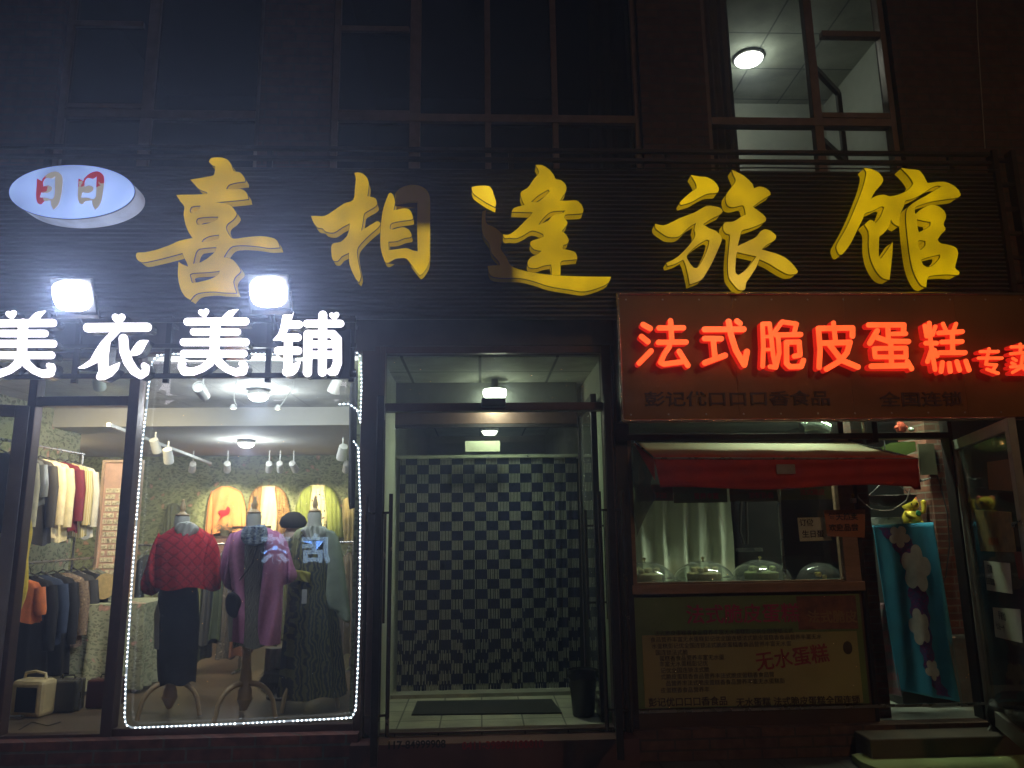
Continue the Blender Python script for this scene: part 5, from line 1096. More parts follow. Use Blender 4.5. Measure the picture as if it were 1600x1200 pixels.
c = U(765, 674, 3.0); t = thing('ceiling_lamp', 'second smaller lamp seen through the glass above the cream plate', 'ceiling lamp', (c.x, c.y, c.z))
MB().lathe([(.02, 2.87-c.z), (.02, .05), (.10, .03), (.10, 0)], c, 28).build('housing', m_white, t, smooth=True)
MB().lathe([(.095, .0), (.07, -.04), (0, -.05)], c, 28).build('diffuser', EM('hall_glow', (.95, 1, .8), 5), t, smooth=True)
area('hall_light', c+Vector((0, 0, -.06)), .16, .8, (.85, 1, .7), t, shape='DISK')

# ================================================================== bakery sign
SY = -.36
sx0, sx1 = U(969, 560, SY).x, 5.2; sz0, sz1 = U(1250, 656, SY).z, U(1250, 459, SY).z
sg = thing('bakery_sign', 'wide orange brown sign board over the bakery carrying red glowing letters', 'sign board', ((sx0+sx1)/2, SY, sz0))
bdm = MB()
for i in range(5):
    xa, xb = sx0+(sx1-sx0)*i/5+.001, sx0+(sx1-sx0)*(i+1)/5-.001; bdm.box((xa, SY, sz0+.01), (xb, SY+.05, sz1-.01))
bdm.build('board', M('sign_board_orange', (.23, .11, .024), .45, .1, var=.3, scale=1.6, bump=.12), sg)
MB().box((sx0+.01, SY+.05, sz0+.02), (sx1, -.08, sz1-.02)).build('box_body', m_dframe, sg)
for i in range(14):
    for zq in (sz0+.045, sz1-.045): MB().lathe([(.007, 0), (.006, .003), (0, .004)], (sx0+.06+i*.27, SY, zq), 10, axis=(0, -1, 0)).build('screw', m_steel, sg)
f = MB(); f.tube([(sx0, SY-.005, sz1), (sx1, SY-.005, sz1)], .013, 10); f.tube([(sx0, SY-.005, sz0), (sx1, SY-.005, sz0)], .013, 10); f.tube([(sx0, SY-.005, sz0), (sx0, SY-.005, sz1)], .013, 10)
f.build('trim', M('wavy_chrome', (.5, .45, .42), .14, 1, bump=1, scale=14), sg, smooth=True)
m_dl = M('flat_letter_dark', (.05, .035, .04), .5)
for txt, pa, pb in (('彭记优口口口香食品', 1008, 1297), ('全国连锁', 1375, 1505)):
    a, b = U(pa, 636, SY), U(pb, 636, SY); me = text_mesh(txt, .105, 0, 0, SY-.004, ext=.003, bold=.002)
    xs = [v.co.x for v in me.vertices]; k = (b.x-a.x)/(max(xs)-min(xs)); zm = min(v.co.z for v in me.vertices)
    me.transform(Matrix(((k, 0, 0, a.x-min(xs)*k), (0, 1, 0, 0), (0, 0, 1, a.z-zm), (0, 0, 0, 1)))); link('lettering', me, m_dl, sg)
RY = SY-.10
m_rf = EM('red_neon_face', (1.0, .105, .022), 1.55, .12, 9, base=(.6, .05, .02)); m_rs = EM('red_neon_side', (1.0, .02, .01), .55, 0, base=(.4, .02, .01))
gr_ = 'red glowing letters on the bakery sign'
def L_(*pts, r): return [(x, y, r) for x, y in pts]
ax_, bx_ = (985, 485, 5.333), (1260, 485, 4.706)
r = 23
red = [
 ('first red glowing letter on the bakery sign, with three short strokes at its left', ax_, [L_((107,117),(166,150), r=r), L_((94,217),(146,260), r=r), L_((173,337),(74,438), r=r), L_((240,146),(443,144), r=r), L_((335,87),(340,150),(346,262), r=r), L_((235,266),(464,263), r=r), L_((326,300),(285,360),(252,432),(280,447),(430,428), r=r), L_((407,340),(480,458), r=r)]),
 ('second red glowing letter on the bakery sign, ending in an upturned hook', ax_, [L_((620,158),(945,156), r=25), L_((620,233),(758,235), r=24), L_((692,250),(706,392), r=24), L_((622,436),(790,374), r=25), L_((820,93),(838,200),(880,330),(950,452),(972,343), r=26), L_((888,88),(915,108), r=23)]),
 ('third red glowing letter on the bakery sign, the dense tall two-part one', ax_, [L_((1102,115),(1110,300),(1104,466), r=20), L_((1102,112),(1160,110),(1178,250),(1192,380),(1205,440), r=19), L_((1112,217),(1178,217), r=14), L_((1112,325),(1185,325), r=14), L_((1165,468),(1213,474), r=20), L_((1265,95),(1195,190), r=20), L_((1270,95),(1385,112),(1368,180), r=20), L_((1215,204),(1420,200), r=22), L_((1232,215),(1242,350),(1215,470), r=20), L_((1302,265),(1408,262),(1415,372),(1368,380), r=22), L_((1302,265),(1303,440),(1330,468),(1425,466),(1443,416), r=23)]),
 ('fourth red glowing letter on the bakery sign, with a fading red left leg', bx_, [L_((200,92),(215,222), r=18), L_((90,132),(340,128),(340,187), r=21), L_((90,132),(102,290),(95,418), r=20), L_((120,240),(322,234),(300,310),(250,370),(150,430), r=21), L_((175,255),(260,365),(380,415), r=21)]),
 ('fifth red glowing letter on the bakery sign, with a boxed middle and long base', bx_, [L_((460,106),(718,106),(715,165), r=20), L_((600,115),(606,225), r=19), L_((635,172),(733,170), r=17), L_((522,150),(468,240), r=21), L_((500,190),(600,225),(752,228), r=20), L_((500,280),(733,276),(735,342),(508,342),(500,280), r=18), L_((622,235),(628,410), r=19), L_((480,410),(740,404), r=22), L_((745,375),(775,428), r=19)]),
 ('sixth red glowing letter on the bakery sign, with four dots under its right part', bx_, [L_((872,112),(886,190), r=16), L_((905,92),(912,200),(925,300),(948,434), r=17), L_((950,118),(930,180), r=15), L_((880,240),(958,240), r=18), L_((925,280),(892,376), r=17), L_((945,290),(965,335), r=15), L_((1006,98),(1030,150), r=15), L_((1102,98),(1082,150), r=15), L_((975,165),(1148,155), r=18), L_((998,232),(1146,228), r=18), L_((1075,160),(1078,300), r=18), L_((985,310),(1168,310), r=19), L_((1002,382),(992,448), r=18), L_((1052,388),(1060,448), r=18), L_((1108,376),(1128,438), r=18), L_((1175,372),(1198,438), r=18)]),
 ('small red glowing letter right of the sixth large one', bx_, [L_((1282,302),(1412,302), r=12), L_((1268,350),(1440,350), r=12), L_((1345,282),(1322,395),(1400,400),(1368,448), r=12), L_((1330,432),(1412,462), r=12)]),
 ('small red glowing letter cut by the right photo edge', bx_, [L_((1510,268),(1640,264), r=12), L_((1575,248),(1577,308), r=12), L_((1505,318),(1650,306),(1632,345), r=12), L_((1520,352),(1545,368), r=11), L_((1512,385),(1535,396), r=11), L_((1505,415),(1655,405), r=12), L_((1592,335),(1580,420),(1518,455), r=12), L_((1600,425),(1645,458), r=12)])]
for lab, (ox, oy, s), S in red: letter('glowing_letter', lab, S, [], ox, oy, s, RY, (m_rf, m_rs), gr_, depth=.055, step=2.4)
for i, px in enumerate((1035, 1135, 1232, 1308, 1390, 1482)):
    c = U(px, 545, RY+.06); area('letter_glow', (c.x, RY+.03, c.z), .28, .08, (1, .08, .02), sg, rot=(math.radians(90), 0, 0))

# ================================================================== bakery front
K0, K1 = U(984, 850, 0).x, U(1336, 850, 0).x
zs0, zs1 = U(1150, 925, 0).z, U(1150, 908, 0).z; zbar = U(1200, 684, 0).z
sv = thing('service_window', 'wood framed bakery service window with cake domes behind it', 'shop window', ((K0+K1)/2, 0, zs0))
gl0, gl1 = U(991, 850, 0).x, U(1312, 850, 0).x
f = MB(); f.box((K0, -.05, zs0), (gl0, .05, zbar)); f.box((gl1, -.05, zs0), (K1, .05, zbar)); f.box((K0-.01, -.075, zs0), (K1+.01, .05, zs1-.01)); f.box((gl0, -.03, zs1-.01), (gl1, .03, zs1)); 
f.build('frame', m_wood, sv, bevel=.005)
MB().box((gl0-.01, -.003, zs1-.01), (gl1+.01, .003, zbar)).build('window_pane', g_clear, sv)
xE = U(1499, 850, 0).x
t = thing('transom_frame', 'dark metal transom frame under the orange sign with a murky pane', 'frame', ((K0+xE)/2, 0, zbar))
f = MB(); f.box((K0-.06, -.06, zbar-.02), (xE, .05, zbar+.025)); f.box((K0-.06, -.055, zbar+.025), (K0+.02, .05, 2.898))
for px in (1307, 1360): x = U(px, 670, 0).x; f.box((x-.022, -.065, zbar-.05 if px == 1360 else zbar+.02), (x+.022, .045, 2.897))
f.box((xE-.015, -.055, .2), (xE+.02, .05, 2.899)); f.box((K1+.005, -.045, .2), (K1+.035, .045, zbar-.02))
f.build('frame', m_dframe, t, bevel=.004)
MB().box((K0, -.003, zbar), (xE, .003, 2.88)).build('transom_pane', g_dusty, t)
MB().box((K0-.02, .3, 2.42), (U(1300, 670, .3).x, 1.2, 2.46)).build('grey_shelf', M('grey_shelf_paint', (.42, .46, .45), .6)); tagp(bpy.data.objects['grey_shelf'], 'pale grey shelf seen through the bakery transom', 'shelf')
c0, c1 = U(1252, 668, .2), U(1296, 672, .2); dct = []; rr = []
for i in range(41): q_ = i/40; dct.append(c0.lerp(c1, q_)+Vector((0, 0, .03*math.sin(q_*3.1)))); rr.append(.045+.006*(i % 2))
o = MB().tube(dct, rr, 16).build('exhaust_duct', M('foil_duct', (.75, .78, .72), .18, 1, bump=.6)); tagp(o, 'ribbed silver foil duct behind the transom pane', 'duct')
o = MB().lathe([(.045, 0), (.06, .03), (.05, .08), (.02, .1)], U(1340, 677, .25), 10).build('foil_bag', M('silver_foil', (.75, .7, .55), .12, 1, bump=.6)); tagp(o, 'small piece of bright crumpled foil right of the duct', 'foil')
t = thing('toy_figure', 'red plush toy with a white ball on the ledge behind the transom', 'toy', U(1408, 676, .2))
c = U(1408, 668, .2); MB().lathe([(0, -.05), (.035, -.03), (.04, 0), (.03, .025), (.022, .04), (.012, .055), (0, .06)], c, 16).lathe([(0, -.02), (.02, 0), (0, .02)], c+Vector((-.035, 0, .0)), 10).lathe([(0, -.02), (.02, 0), (0, .02)], c+Vector((.035, 0, 0)), 10).build('body', M('red_plush', (.5, .06, .03), .9), t, smooth=True)
MB().lathe([(0, -.02), (.018, -.01), (.022, 0), (.018, .012), (0, .02)], c+Vector((.075, -.01, -.02)), 14).build('ball', m_white, t, smooth=True)
# awning
AY0, AY1 = -.065, -.42
aw = thing('awning', 'small red awning with a cream top hanging over the service window', 'awning', (U(1200, 717, AY1).x, AY1, U(1200, 762, AY1).z))
TL, TR = U(992, 690, AY0), U(1330, 691, AY0); FL, FR = U(1022, 716, AY1), U(1434, 717, AY1)
def awtop(u, v):
    p = TL.lerp(TR, u).lerp(FL.lerp(FR, u), v); return (p.x, p.y, p.z-.012*math.sin(math.pi*v)-.004*math.sin(u*23)*v)
m, nt, b = _new('awning_top_cloth'); N, L = nt.nodes, nt.links
g = N.new('ShaderNodeNewGeometry'); s_ = N.new('ShaderNodeSeparateXYZ'); L.new(g.outputs['Position'], s_.inputs[0])
mr = N.new('ShaderNodeMapRange'); mr.inputs[1].default_value = AY1+.04; mr.inputs[2].default_value = AY1+.26; L.new(s_.outputs[1], mr.inputs[0])
mx = N.new('ShaderNodeMix'); mx.data_type = 'RGBA'; mx.inputs['A'].default_value = (.50, .08, .04, 1); mx.inputs['B'].default_value = (.78, .68, .48, 1); L.new(mr.outputs[0], mx.inputs['Factor'])
L.new(mx.outputs['Result'], b.inputs['Base Color']); b.inputs['Roughness'].default_value = .8
solid(MB().grid(awtop, 40, 10).build('awning_top', m, aw, smooth=True), .004)
def val(u, v):
    p = FL.lerp(FR, u); h = (p.z-U(1200, 762, AY1).z)
    z = p.z-h*v*(1-.06*math.sin(u*9+1)*v)-(.02*v if u > .97 else 0); x = p.x+(.035*v if u < .04 else 0)*(1-u/.04)+(-.008*v if u > .96 else 0)
    return (x, AY1-.006*v+.010*v*math.sin(u*26+2*v)+.006*math.sin(v*14+u*5), z)
m_av = M('awning_red', (.46, .03, .018), .7, 0, var=.2, scale=6, bump=.3)
solid(MB().grid(val, 90, 12).build('valance', m_av, aw, smooth=True), .003)
for (A, Bq) in ((TL, FL), (TR, FR)): solid(MB().add([A, Bq, Bq+Vector((0, 0, -.15)), A+Vector((0, 0, -.02))], [(0, 1, 2, 3)]).build('side_flap', m_av, aw), .003)
MB().box((U(1211, 727, AY1).x, AY1-.022, U(1211, 741, AY1).z), (U(1240, 727, AY1).x, AY1-.019, U(1211, 726, AY1).z)).build('grey_patch', M('tape_grey', (.30, .29, .27), .5), aw)
MB().tube([FL, FR], .008, 8).tube([TL, FL], .007, 8).tube([TR, FR], .007, 8).build('awning_rod', m_steel, aw)
o = solid(MB().grid(lambda u, v: (U(985+30*u, 700, -.03).x+.01*math.sin(v*15), -.075-.05*math.sin(u*3+v*4)*u, U(1000, 700, -.03).z-(.1+.55*(1-u*.5))*v), 8, 20).build('plastic_drape', GL('cloudy_plastic', (.6, .62, .58), .9, .12, .18), smooth=True), .001); tagp(o, 'crumpled clear plastic drape at the left of the service window', 'plastic sheet')
# inside the service window
zct = zs1-.02
cnt = thing('counter', 'bakery counter shelf holding the row of cake domes', 'counter', ((K0+K1)/2, .35, FZ))
MB().box((K0+.02, .06, zct-.03), (K1, .62, zct)).build('counter_top', M('steel_counter', (.35, .36, .33), .3, .6), cnt)
MB().box((K0+.02, .58, FZ), (K1, .62, zct-.03)).build('counter_panel', m_white, cnt)
m_dome = GL('clear_dome', (.86, .90, .84), 1.3, .02, .13); m_gold = M('gold', (.9, .75, .4), .15, 1)
cakes = [(1008, 'flat pale cake', (.45, .38, .2)), (1100, 'round sponge cake', (.50, .40, .20)), (1190, 'green cream cake', (.30, .33, .14)), (1272, 'yellow egg tarts', (.75, .50, .12))]
for i, (px, ck, cc_) in enumerate(cakes):
    c = U(px, 906, .30); c.z = zct; R0 = .228 if i < 3 else .205; hh = .155
    lab = ('leftmost clear cake dome, half behind the window frame', 'second clear cake dome in front of the white curtain', 'third clear cake dome in front of the dark kitchen', 'rightmost clear cake dome, over yellow pastries')[i]
    t = thing('cake_dome', lab, 'cake dome', c, 'clear cake domes on the counter')
    MB().lathe([(R0*math.cos(a), hh*math.sin(a)) for a in [math.radians(q*6) for q in range(1, 15)]]+[(.012, hh)], c, 48).build('cover', m_dome, t, smooth=True)
    MB().lathe([(R0+.012, 0), (R0+.014, .008), (R0-.01, .010)], c, 48).build('tray', m_steel, t, smooth=True)
    MB().lathe([(.006, hh-.002), (.006, hh+.008), (.014, hh+.016), (.014, hh+.024), (0, hh+.032)], c, 16).build('knob', m_gold, t, smooth=True)
    k = thing('cake', ck+' under the '+lab.split(',')[0].replace('clear cake ', '').split(' in front')[0], 'cake', (c.x, c.y, zct+.01), 'cakes under the domes')
    cm = MB()
    if i < 3: cm.lathe([(.12, .0), (.13, .02), (.128, .05), (.10, .062), (0, .066)], (c.x, c.y, zct+.01), 28)
    cm.build('sponge', M('cake_%d' % i, cc_, .7, 0, bump=.6, scale=40), k, smooth=True) if i < 3 else None
    tp = MB()
    for q_ in range(9 if i < 3 else 16):
        a = q_*2.4; rr_ = .1*math.sqrt((q_+.5)/(9 if i < 3 else 16))*1.15
        tp.lathe([(.018, 0), (.026, .015), (.022, .03), (0, .036)], (c.x+rr_*math.cos(a), c.y+rr_*math.sin(a), zct+.01+(.062 if i < 3 else .0)+(.02 if i == 3 and q_ % 2 else 0)), 12)
    tp.build('pastry', M('pastry_%d' % i, [min(1, q*1.25) for q in cc_], .45, 0, bump=.4, scale=30), k, smooth=True)
cy = curtain(MB(), U(991, 850, .6).x, U(1148, 850, .6).x, .62, zct+.01, U(1070, 760, .6).z, 5.2, .035, 4, nv=24).build('curtain', M('white_curtain', (.72, .74, .60), .85, 0, var=.06, bump=.15), smooth=True); tagp(cy, 'white gathered curtain hanging inside the left of the service window', 'curtain')
def board(px0, px1, py0, py1, Y, mat, label, txts, tm, tilt=0, name='menu_card'):
    a, b = U(px0, py1, Y), U(px1, py0, Y)
    t = thing(name, label, 'menu card', ((a.x+b.x)/2, Y, a.z), 'menu cards along the top of the service window')
    MB().box((a.x, Y, a.z), (b.x, Y+.004, b.z)).build('card', mat, t)
    for (tx, qx, qy, h) in txts: p = U(qx, qy, Y); put_text('lettering', tx, h, p.x, p.z, Y-.002, tm, t, bold=.0012)
    MB().tube([(a.x+.02, Y, b.z), (a.x+.02, Y, b.z+.1)], .003, 5).build('string', m_white, t)
m_mc, m_mt = M('card_olive', (.15, .17, .07), .6), M('print_red', (.45, .03, .02), .6)
board(996, 1051, 757, 783, .10, M('card_brown', (.16, .08, .04), .6), 'brown menu card at the left end of the window top', [('无添加', 1012, 778, .045)], m_mt)
board(1053, 1135, 757, 786, .11, m_mc, 'olive menu card above the white curtain', [('营养丰富', 1084, 779, .045)], m_mt)
board(1141, 1214, 757, 784, .10, M('card_brown2', (.13, .09, .04), .6), 'brown menu card left of the steel post', [('浓郁奶香', 1170, 778, .045)], m_mt)
board(1221, 1300, 757, 781, .11, m_mc, 'olive menu card right of the steel post', [('法式脆皮', 1250, 773, .045)], m_mt)
o = MB().tube([U(1216, 760, .14), U(1218, 800, .14), (U(1226, 900, .14).x, .14, zct)], .012, 10).build('steel_post', m_steel, smooth=True); tagp(o, 'thin steel post standing behind the service window', 'post')
a, b = U(1224, 900, .2), U(1312, 776, .2)
o = MB().box((a.x, .2, zct), (b.x, .21, b.z)).build('blue_panel', M('blue_glass_panel', (.045, .065, .09), .12, .1, bump=.02)); tagp(o, 'dark blue glossy panel behind the white paper note', 'panel')
t = thing('drinks_machine', 'dark machine with hanging hoses in the shadow behind the window', 'machine', (U(1180, 850, .8).x, .8, FZ))
a, b = U(1152, 900, .8), U(1212, 770, .8)
MB().box((a.x, .8, FZ), (b.x+.15, 1.2, b.z)).build('casing', M('machine_black', (.03, .028, .028), .5), t, bevel=.02)
MB().tube([U(1158, 782, .75), U(1156, 830, .75), U(1162, 850, .75)], .012, 8).tube([U(1166, 784, .75), U(1168, 850, .75)], .012, 8).build('hose', M('hose_grey', (.09, .08, .075), .4), t, smooth=True)
MB().box(U(1150, 862, .76), U(1192, 856, .72)).build('drip_tray', m_steel, t)
def paper(name, label, pts, Y, mat, lines, tm, group=None, rot=0):
    t = thing(name, label, 'paper note', U(*pts[0], Y), group)
    P_ = [U(x, y, Y) for x, y in pts]; 
    solid(MB().add(P_, [(0, 1, 2, 3)]).build('sheet', mat, t), .0015)
    for (tx, qx, qy, h) in lines:
        p = U(qx, qy, Y); me = text_mesh(tx, h, 0, 0, 0, ext=.0004, bold=.0008)
        R2 = Matrix.Translation((p.x, Y-.004, p.z)) @ Matrix.Rotation(rot, 4, 'Y'); me.transform(R2); link('handwriting', me, tm, t)
    return t
m_pw = M('note_paper', (.62, .66, .55), .7, 0, var=.05, bump=.1); m_ink = M('marker_ink', (.02, .02, .02), .5)
paper('paper_note', 'white handwritten note taped inside the bakery glass', [(1250,846),(1300,844),(1289,808),(1246,809)], -.006, m_pw, [('订做', 1249, 821, .05), ('生日蛋', 1253, 839, .052)], m_ink)
paper('paper_note', 'brown handwritten note stuck across the window frame beside the white note', [(1293,838),(1351,840),(1352,796),(1287,797)], -.056, M('kraft_paper', (.42, .17, .08), .7, 0, var=.1), [('每天热卖', 1294, 812, .052), ('欢迎品尝', 1295, 829, .052)], m_ink)
# poster under the window
PY = -.03
pw = thing('poster', 'faded green and yellow cake poster under the service window', 'poster', ((K0+K1)/2, 0, .3))
a, b = U(990, 1108, PY), U(1342, 928, PY)
MB().box((a.x, PY, a.z), (b.x, PY+.03, b.z)).build('poster_sheet', M('poster_green', (.15, .24, .06), .5, 0, var=.15, scale=3), pw)
def ps(nm, x0_, y0_, x1_, y1_, mat, d): 
    p, q_ = U(x0_, y1_, PY), U(x1_, y0_, PY); MB().box((p.x, PY-d, p.z), (q_.x, PY-d+.001, q_.z)).build(nm, mat, pw)
ps('printed_field', 1008, 986, 1338, 1106, M('poster_cream', (.40, .36, .13), .5, 0, var=.12, scale=3), .003)
ps('printed_field', 1248, 930, 1336, 984, M('poster_brown', (.20, .07, .03), .5, 0, var=.4, scale=14), .0035)
m_mag = M('print_magenta', (.42, .03, .10), .5); m_pb = M('print_brown', (.05, .03, .01), .5); m_pr = M('print_crimson', (.30, .03, .03), .5)
p = U(1072, 972, PY); put_text('printed_title', '法式脆皮蛋糕', .128, p.x, p.z, PY-.005, m_mag, pw, bold=.0022)
p = U(1182, 1046, PY); me = text_mesh('无水蛋糕', .125, 0, 0, 0, bold=.002); me.transform(Matrix.Translation((p.x, PY-.005, p.z)) @ Matrix.Rotation(math.radians(-6), 4, 'Y')); link('printed_title', me, m_pr, pw)
p = U(1262, 972, PY); put_text('printed_title', '法式脆皮', .085, p.x, p.z, PY-.006, M('print_tan', (.30, .18, .06), .5), pw, bold=.002)
body = '法式脆皮蛋糕香食品营养丰富无水蛋糕彭记优全国连锁'
R_ = random.Random(5)
for i, (px, py, n) in enumerate(((1022, 993, 26), (1016, 1003, 32), (1018, 1013, 26), (1024, 1023, 6), (1030, 1032, 12), (1030, 1041, 9), (1032, 1051, 9), (1032, 1061, 21), (1040, 1071, 22), (1032, 1082, 9))):
    p = U(px, py, PY); put_text('printed_text', ''.join((body*3)[(i*7+k) % 60] for k in range(n)), .036, p.x, p.z, PY-.005, m_pb, pw)
for (px, tx) in ((1013, '彭记优口口口香食品'), (1150, '无水蛋糕 法式脆皮蛋糕全国连锁')): p = U(px, 1103, PY); put_text('printed_text', tx, .058, p.x, p.z, PY-.005, m_pb, pw, bold=.001)
c = U(1324, 1012, PY); me = outline_mesh([[(c.x+.034*math.cos(t_), c.z+.045*math.sin(t_)) for t_ in [k*.2 for k in range(31)]]], PY-.005, .002); link('printed_dot', me, m_pb, pw)
m, nt, b_ = _new('clear_film'); N, L = nt.nodes, nt.links; N.remove(b_); tr_ = N.new('ShaderNodeBsdfTransparent'); gs = N.new('ShaderNodeBsdfGlossy'); gs.inputs['Roughness'].default_value = .05
no = N.new('ShaderNodeTexNoise'); no.inputs['Scale'].default_value = 5; no.inputs['Detail'].default_value = 4; no.inputs['Distortion'].default_value = 1.5; bp = N.new('ShaderNodeBump'); bp.inputs['Strength'].default_value = .8; bp.inputs['Distance'].default_value = .02; L.new(no.outputs[0], bp.inputs['Height']); L.new(bp.outputs[0], gs.inputs['Normal'])
mxs = N.new('ShaderNodeMixShader'); mxs.inputs[0].default_value = .06; L.new(tr_.outputs[0], mxs.inputs[1]); L.new(gs.outputs[0], mxs.inputs[2]); L.new(mxs.outputs[0], N['Material Output'].inputs[0])
a, b = U(992, 1107, PY), U(1340, 930, PY); MB().grid(lambda u, v: (a.x+(b.x-a.x)*u, PY-.014+.004*math.sin(u*31+v*7)*math.sin(v*17), a.z+(b.z-a.z)*v), 60, 30).build('plastic_film', m, pw, smooth=True)
o = MB().box((K0-.02, -.05, .0), (K1, .04, U(1150, 1110, -.05).z)).box((K0, -.02, .25), (K1, .04, zs0)).build('dark_panel', M('base_panel', (.085, .05, .03), .5, 0, var=.25, scale=3)); tagp(o, 'dark brown base panel under the bakery window and poster', 'panel')
o = MB().box((K0-.03, -.062, U(1150, 1111, -.06).z), (xE, -.045, U(1150, 1107, -.06).z)).build('metal_edge', m_steel); tagp(o, 'thin bright metal edge strip under the poster', 'edge strip')

# ================================================================== passage with the draped counter
xb0, xb1 = U(1337, 850, .12).x, U(1364, 900, .12).x
o = MB().box((xb0+.02, .06, FZ), (xb1, .2, 2.84)).build('brick_pier', BRICK('dark_pier_brick', (.13, .05, .035), (.10, .04, .03), (.10, .08, .07), .2, .05, .005)); tagp(o, 'dark brick pier between service window and draped counter', 'pier')
xc0, xc1 = U(1466, 850, .35).x, U(1506, 850, .35).x
o = MB().box((xc0, .35, FZ), (xc1, .75, 2.84)).build('brick_pillar', m_brickc); tagp(o, 'orange red brick pillar right of the blue cloth', 'pillar')
YC = V(1430, 1101, FZ+.02).y
ztop = U(1425, 822, YC).z
ct = thing('tall_counter', 'tall narrow glass counter under the blue flowered cloth', 'counter', (U(1430, 1000, YC+.2).x, YC+.25, FZ))
ka, kb = U(1384, 850, YC+.05).x, U(1464, 850, YC+.05).x
MB().box((ka, YC+.04, FZ), (kb, YC+.46, ztop-.01)).build('cabinet', M('counter_dark', (.05, .045, .04), .5), ct)
def clo(u, v, off=0):
    pxa, pxb = 1377+16*v, 1474+15*v
    x = U(pxa+(pxb-pxa)*u, 960, YC).x; py = 820+(1078+u*22-820)*v-(4 if v == 0 else 0)*u
    z = U(1430, py, YC).z
    y = YC-.01+.018*math.sin(u*8+1)*v+.010*math.sin(u*17+v*3)*(.3+v)-off
    return (x, y, z)
bc = thing('draped_cloth', 'turquoise cloth printed with white hibiscus flowers draped over the tall counter', 'cloth', (U(1430, 1090, YC).x, YC, U(1430, 1100, YC).z))
solid(MB().grid(clo, 50, 70).build('cloth', M('turquoise_cloth', (.05, .32, .50), .8, 0, var=.15, scale=5, bump=.2), bc, smooth=True), .003, 1)
def uv_of(px, py):
    v = min(1, max(0, (py-820)/(1090-820))); pxa, pxb = 1377+16*v, 1474+15*v
    # invert through world x at the row
    return (px-pxa-(960-py)*.085*0)/(pxb-pxa), v
m_vio = FLORAL('violet_print', (.10, .08, .28), (.28, .03, .22), (.22, .12, .35), 20, bl=.2)
def ribbon(pts, nm):
    vs, fs = [], []
    for i in range(41):
        q_ = i/40*(len(pts)-1); k = min(len(pts)-2, int(q_)); f_ = q_-k
        xa_ = pts[k][0]+(pts[k+1][0]-pts[k][0])*f_; xb_ = pts[k][1]+(pts[k+1][1]-pts[k][1])*f_; y = pts[k][2]+(pts[k+1][2]-pts[k][2])*f_
        for j in range(9): u, v = uv_of(xa_+(xb_-xa_)*j/8+2.5*math.sin(i*1.7+j), y); vs.append(clo(u, v, .006))
    for i in range(40):
        for j in range(8): fs.append((i*9+j, (i+1)*9+j, (i+1)*9+j+1, i*9+j+1))
    MB().add(vs, fs).build(nm, m_vio, bc)
ribbon([(1384,1410,824),(1400,1436,845),(1414,1446,870),(1420,1450,900),(1422,1452,930),(1422,1450,965),(1430,1450,1000),(1430,1450,1035),(1440,1462,1070),(1448,1470,1085)], 'printed_band')
def flower(cx, cy, rx, ry, seed):
    R_ = random.Random(seed); vs, fs = [], []; n = 50
    def P(px, py): u, v = uv_of(px, py); return clo(min(1, max(0, u)), v, .010)
    vs.append(P(cx, cy)); nr_ = 6
    for j in range(1, nr_+1):
        for i in range(n):
            a = 2*math.pi*i/n; k = (.55+.45*abs(math.sin(2.5*a+seed))**.5)*j/nr_
            vs.append(P(cx+rx*k*math.cos(a), cy+ry*k*math.sin(a)))
    for i in range(n): fs.append((0, 1+i, 1+(i+1) % n))
    for j in range(nr_-1):
        for i in range(n): fs.append((1+j*n+i, 1+(j+1)*n+i, 1+(j+1)*n+(i+1) % n, 1+j*n+(i+1) % n))
    MB().add(vs, fs).build('printed_flower', M('hibiscus_white', (.66, .60, .55), .8, 0, var=.15, scale=16), bc)
for q_ in ((1416, 838, 17, 18, 1), (1438, 888, 24, 38, 2), (1432, 980, 16, 30, 3), (1444, 1046, 13, 17, 4)): flower(*q_)
pk = solid(MB().grid(lambda u, v: (U(1366+8*v*0+32*u-4*math.sin(v*3), 1000, YC+.03).x, YC+.02+.015*math.sin(u*9+v*2), U(1380, 942+v*(140+u*8), YC).z), 12, 30).build('pink_cloth', WAVES('pink_stripe', (.55, .30, .33), (.38, .34, .36), 3, 1, .85, math.pi/2), smooth=True), .003); tagp(pk, 'pink and grey cloth hanging out behind the left of the turquoise cloth', 'cloth')
# lucky cat
zc_ = ztop+.004; c = U(1426, 822, YC+.12); c.z = zc_
k = thing('lucky_cat', 'golden beckoning cat figurine on top of the draped counter', 'figurine', c)
m_cat = M('cat_gold', (.90, .68, .08), .22, .35, var=.1, bump=.02)
cb_ = c
MB().lathe([(.035, 0), (.048, .01), (.052, .03), (.046, .055), (.036, .075), (.026, .085)], cb_, 24).lathe([(0, .075), (.032, .085), (.044, .105), (.043, .125), (.03, .145), (0, .152)], cb_, 24).lathe([(0, -.012), (.016, 0), (0, .014)], cb_+Vector((-.026, -.035, .014)), 12).lathe([(0, -.012), (.016, 0), (0, .014)], cb_+Vector((.03, -.035, .018)), 12).tube([cb_+Vector((-.036, -.018, .068)), cb_+Vector((-.03, -.045, .05)), cb_+Vector((-.012, -.052, .045))], [.014, .013, .012], 10).build('body', m_cat, k, smooth=True)
MB().tube([cb_+Vector((.036, -.01, .065)), cb_+Vector((.060, -.02, .075)), cb_+Vector((.064, -.022, .10)), cb_+Vector((.063, -.024, .125))], [.012, .013, .013, .014], 10).lathe([(0, -.014), (.014, -.006), (.015, .004), (0, .014)], cb_+Vector((.063, -.026, .128)), 12).build('raised_paw', m_cat, k, smooth=True)
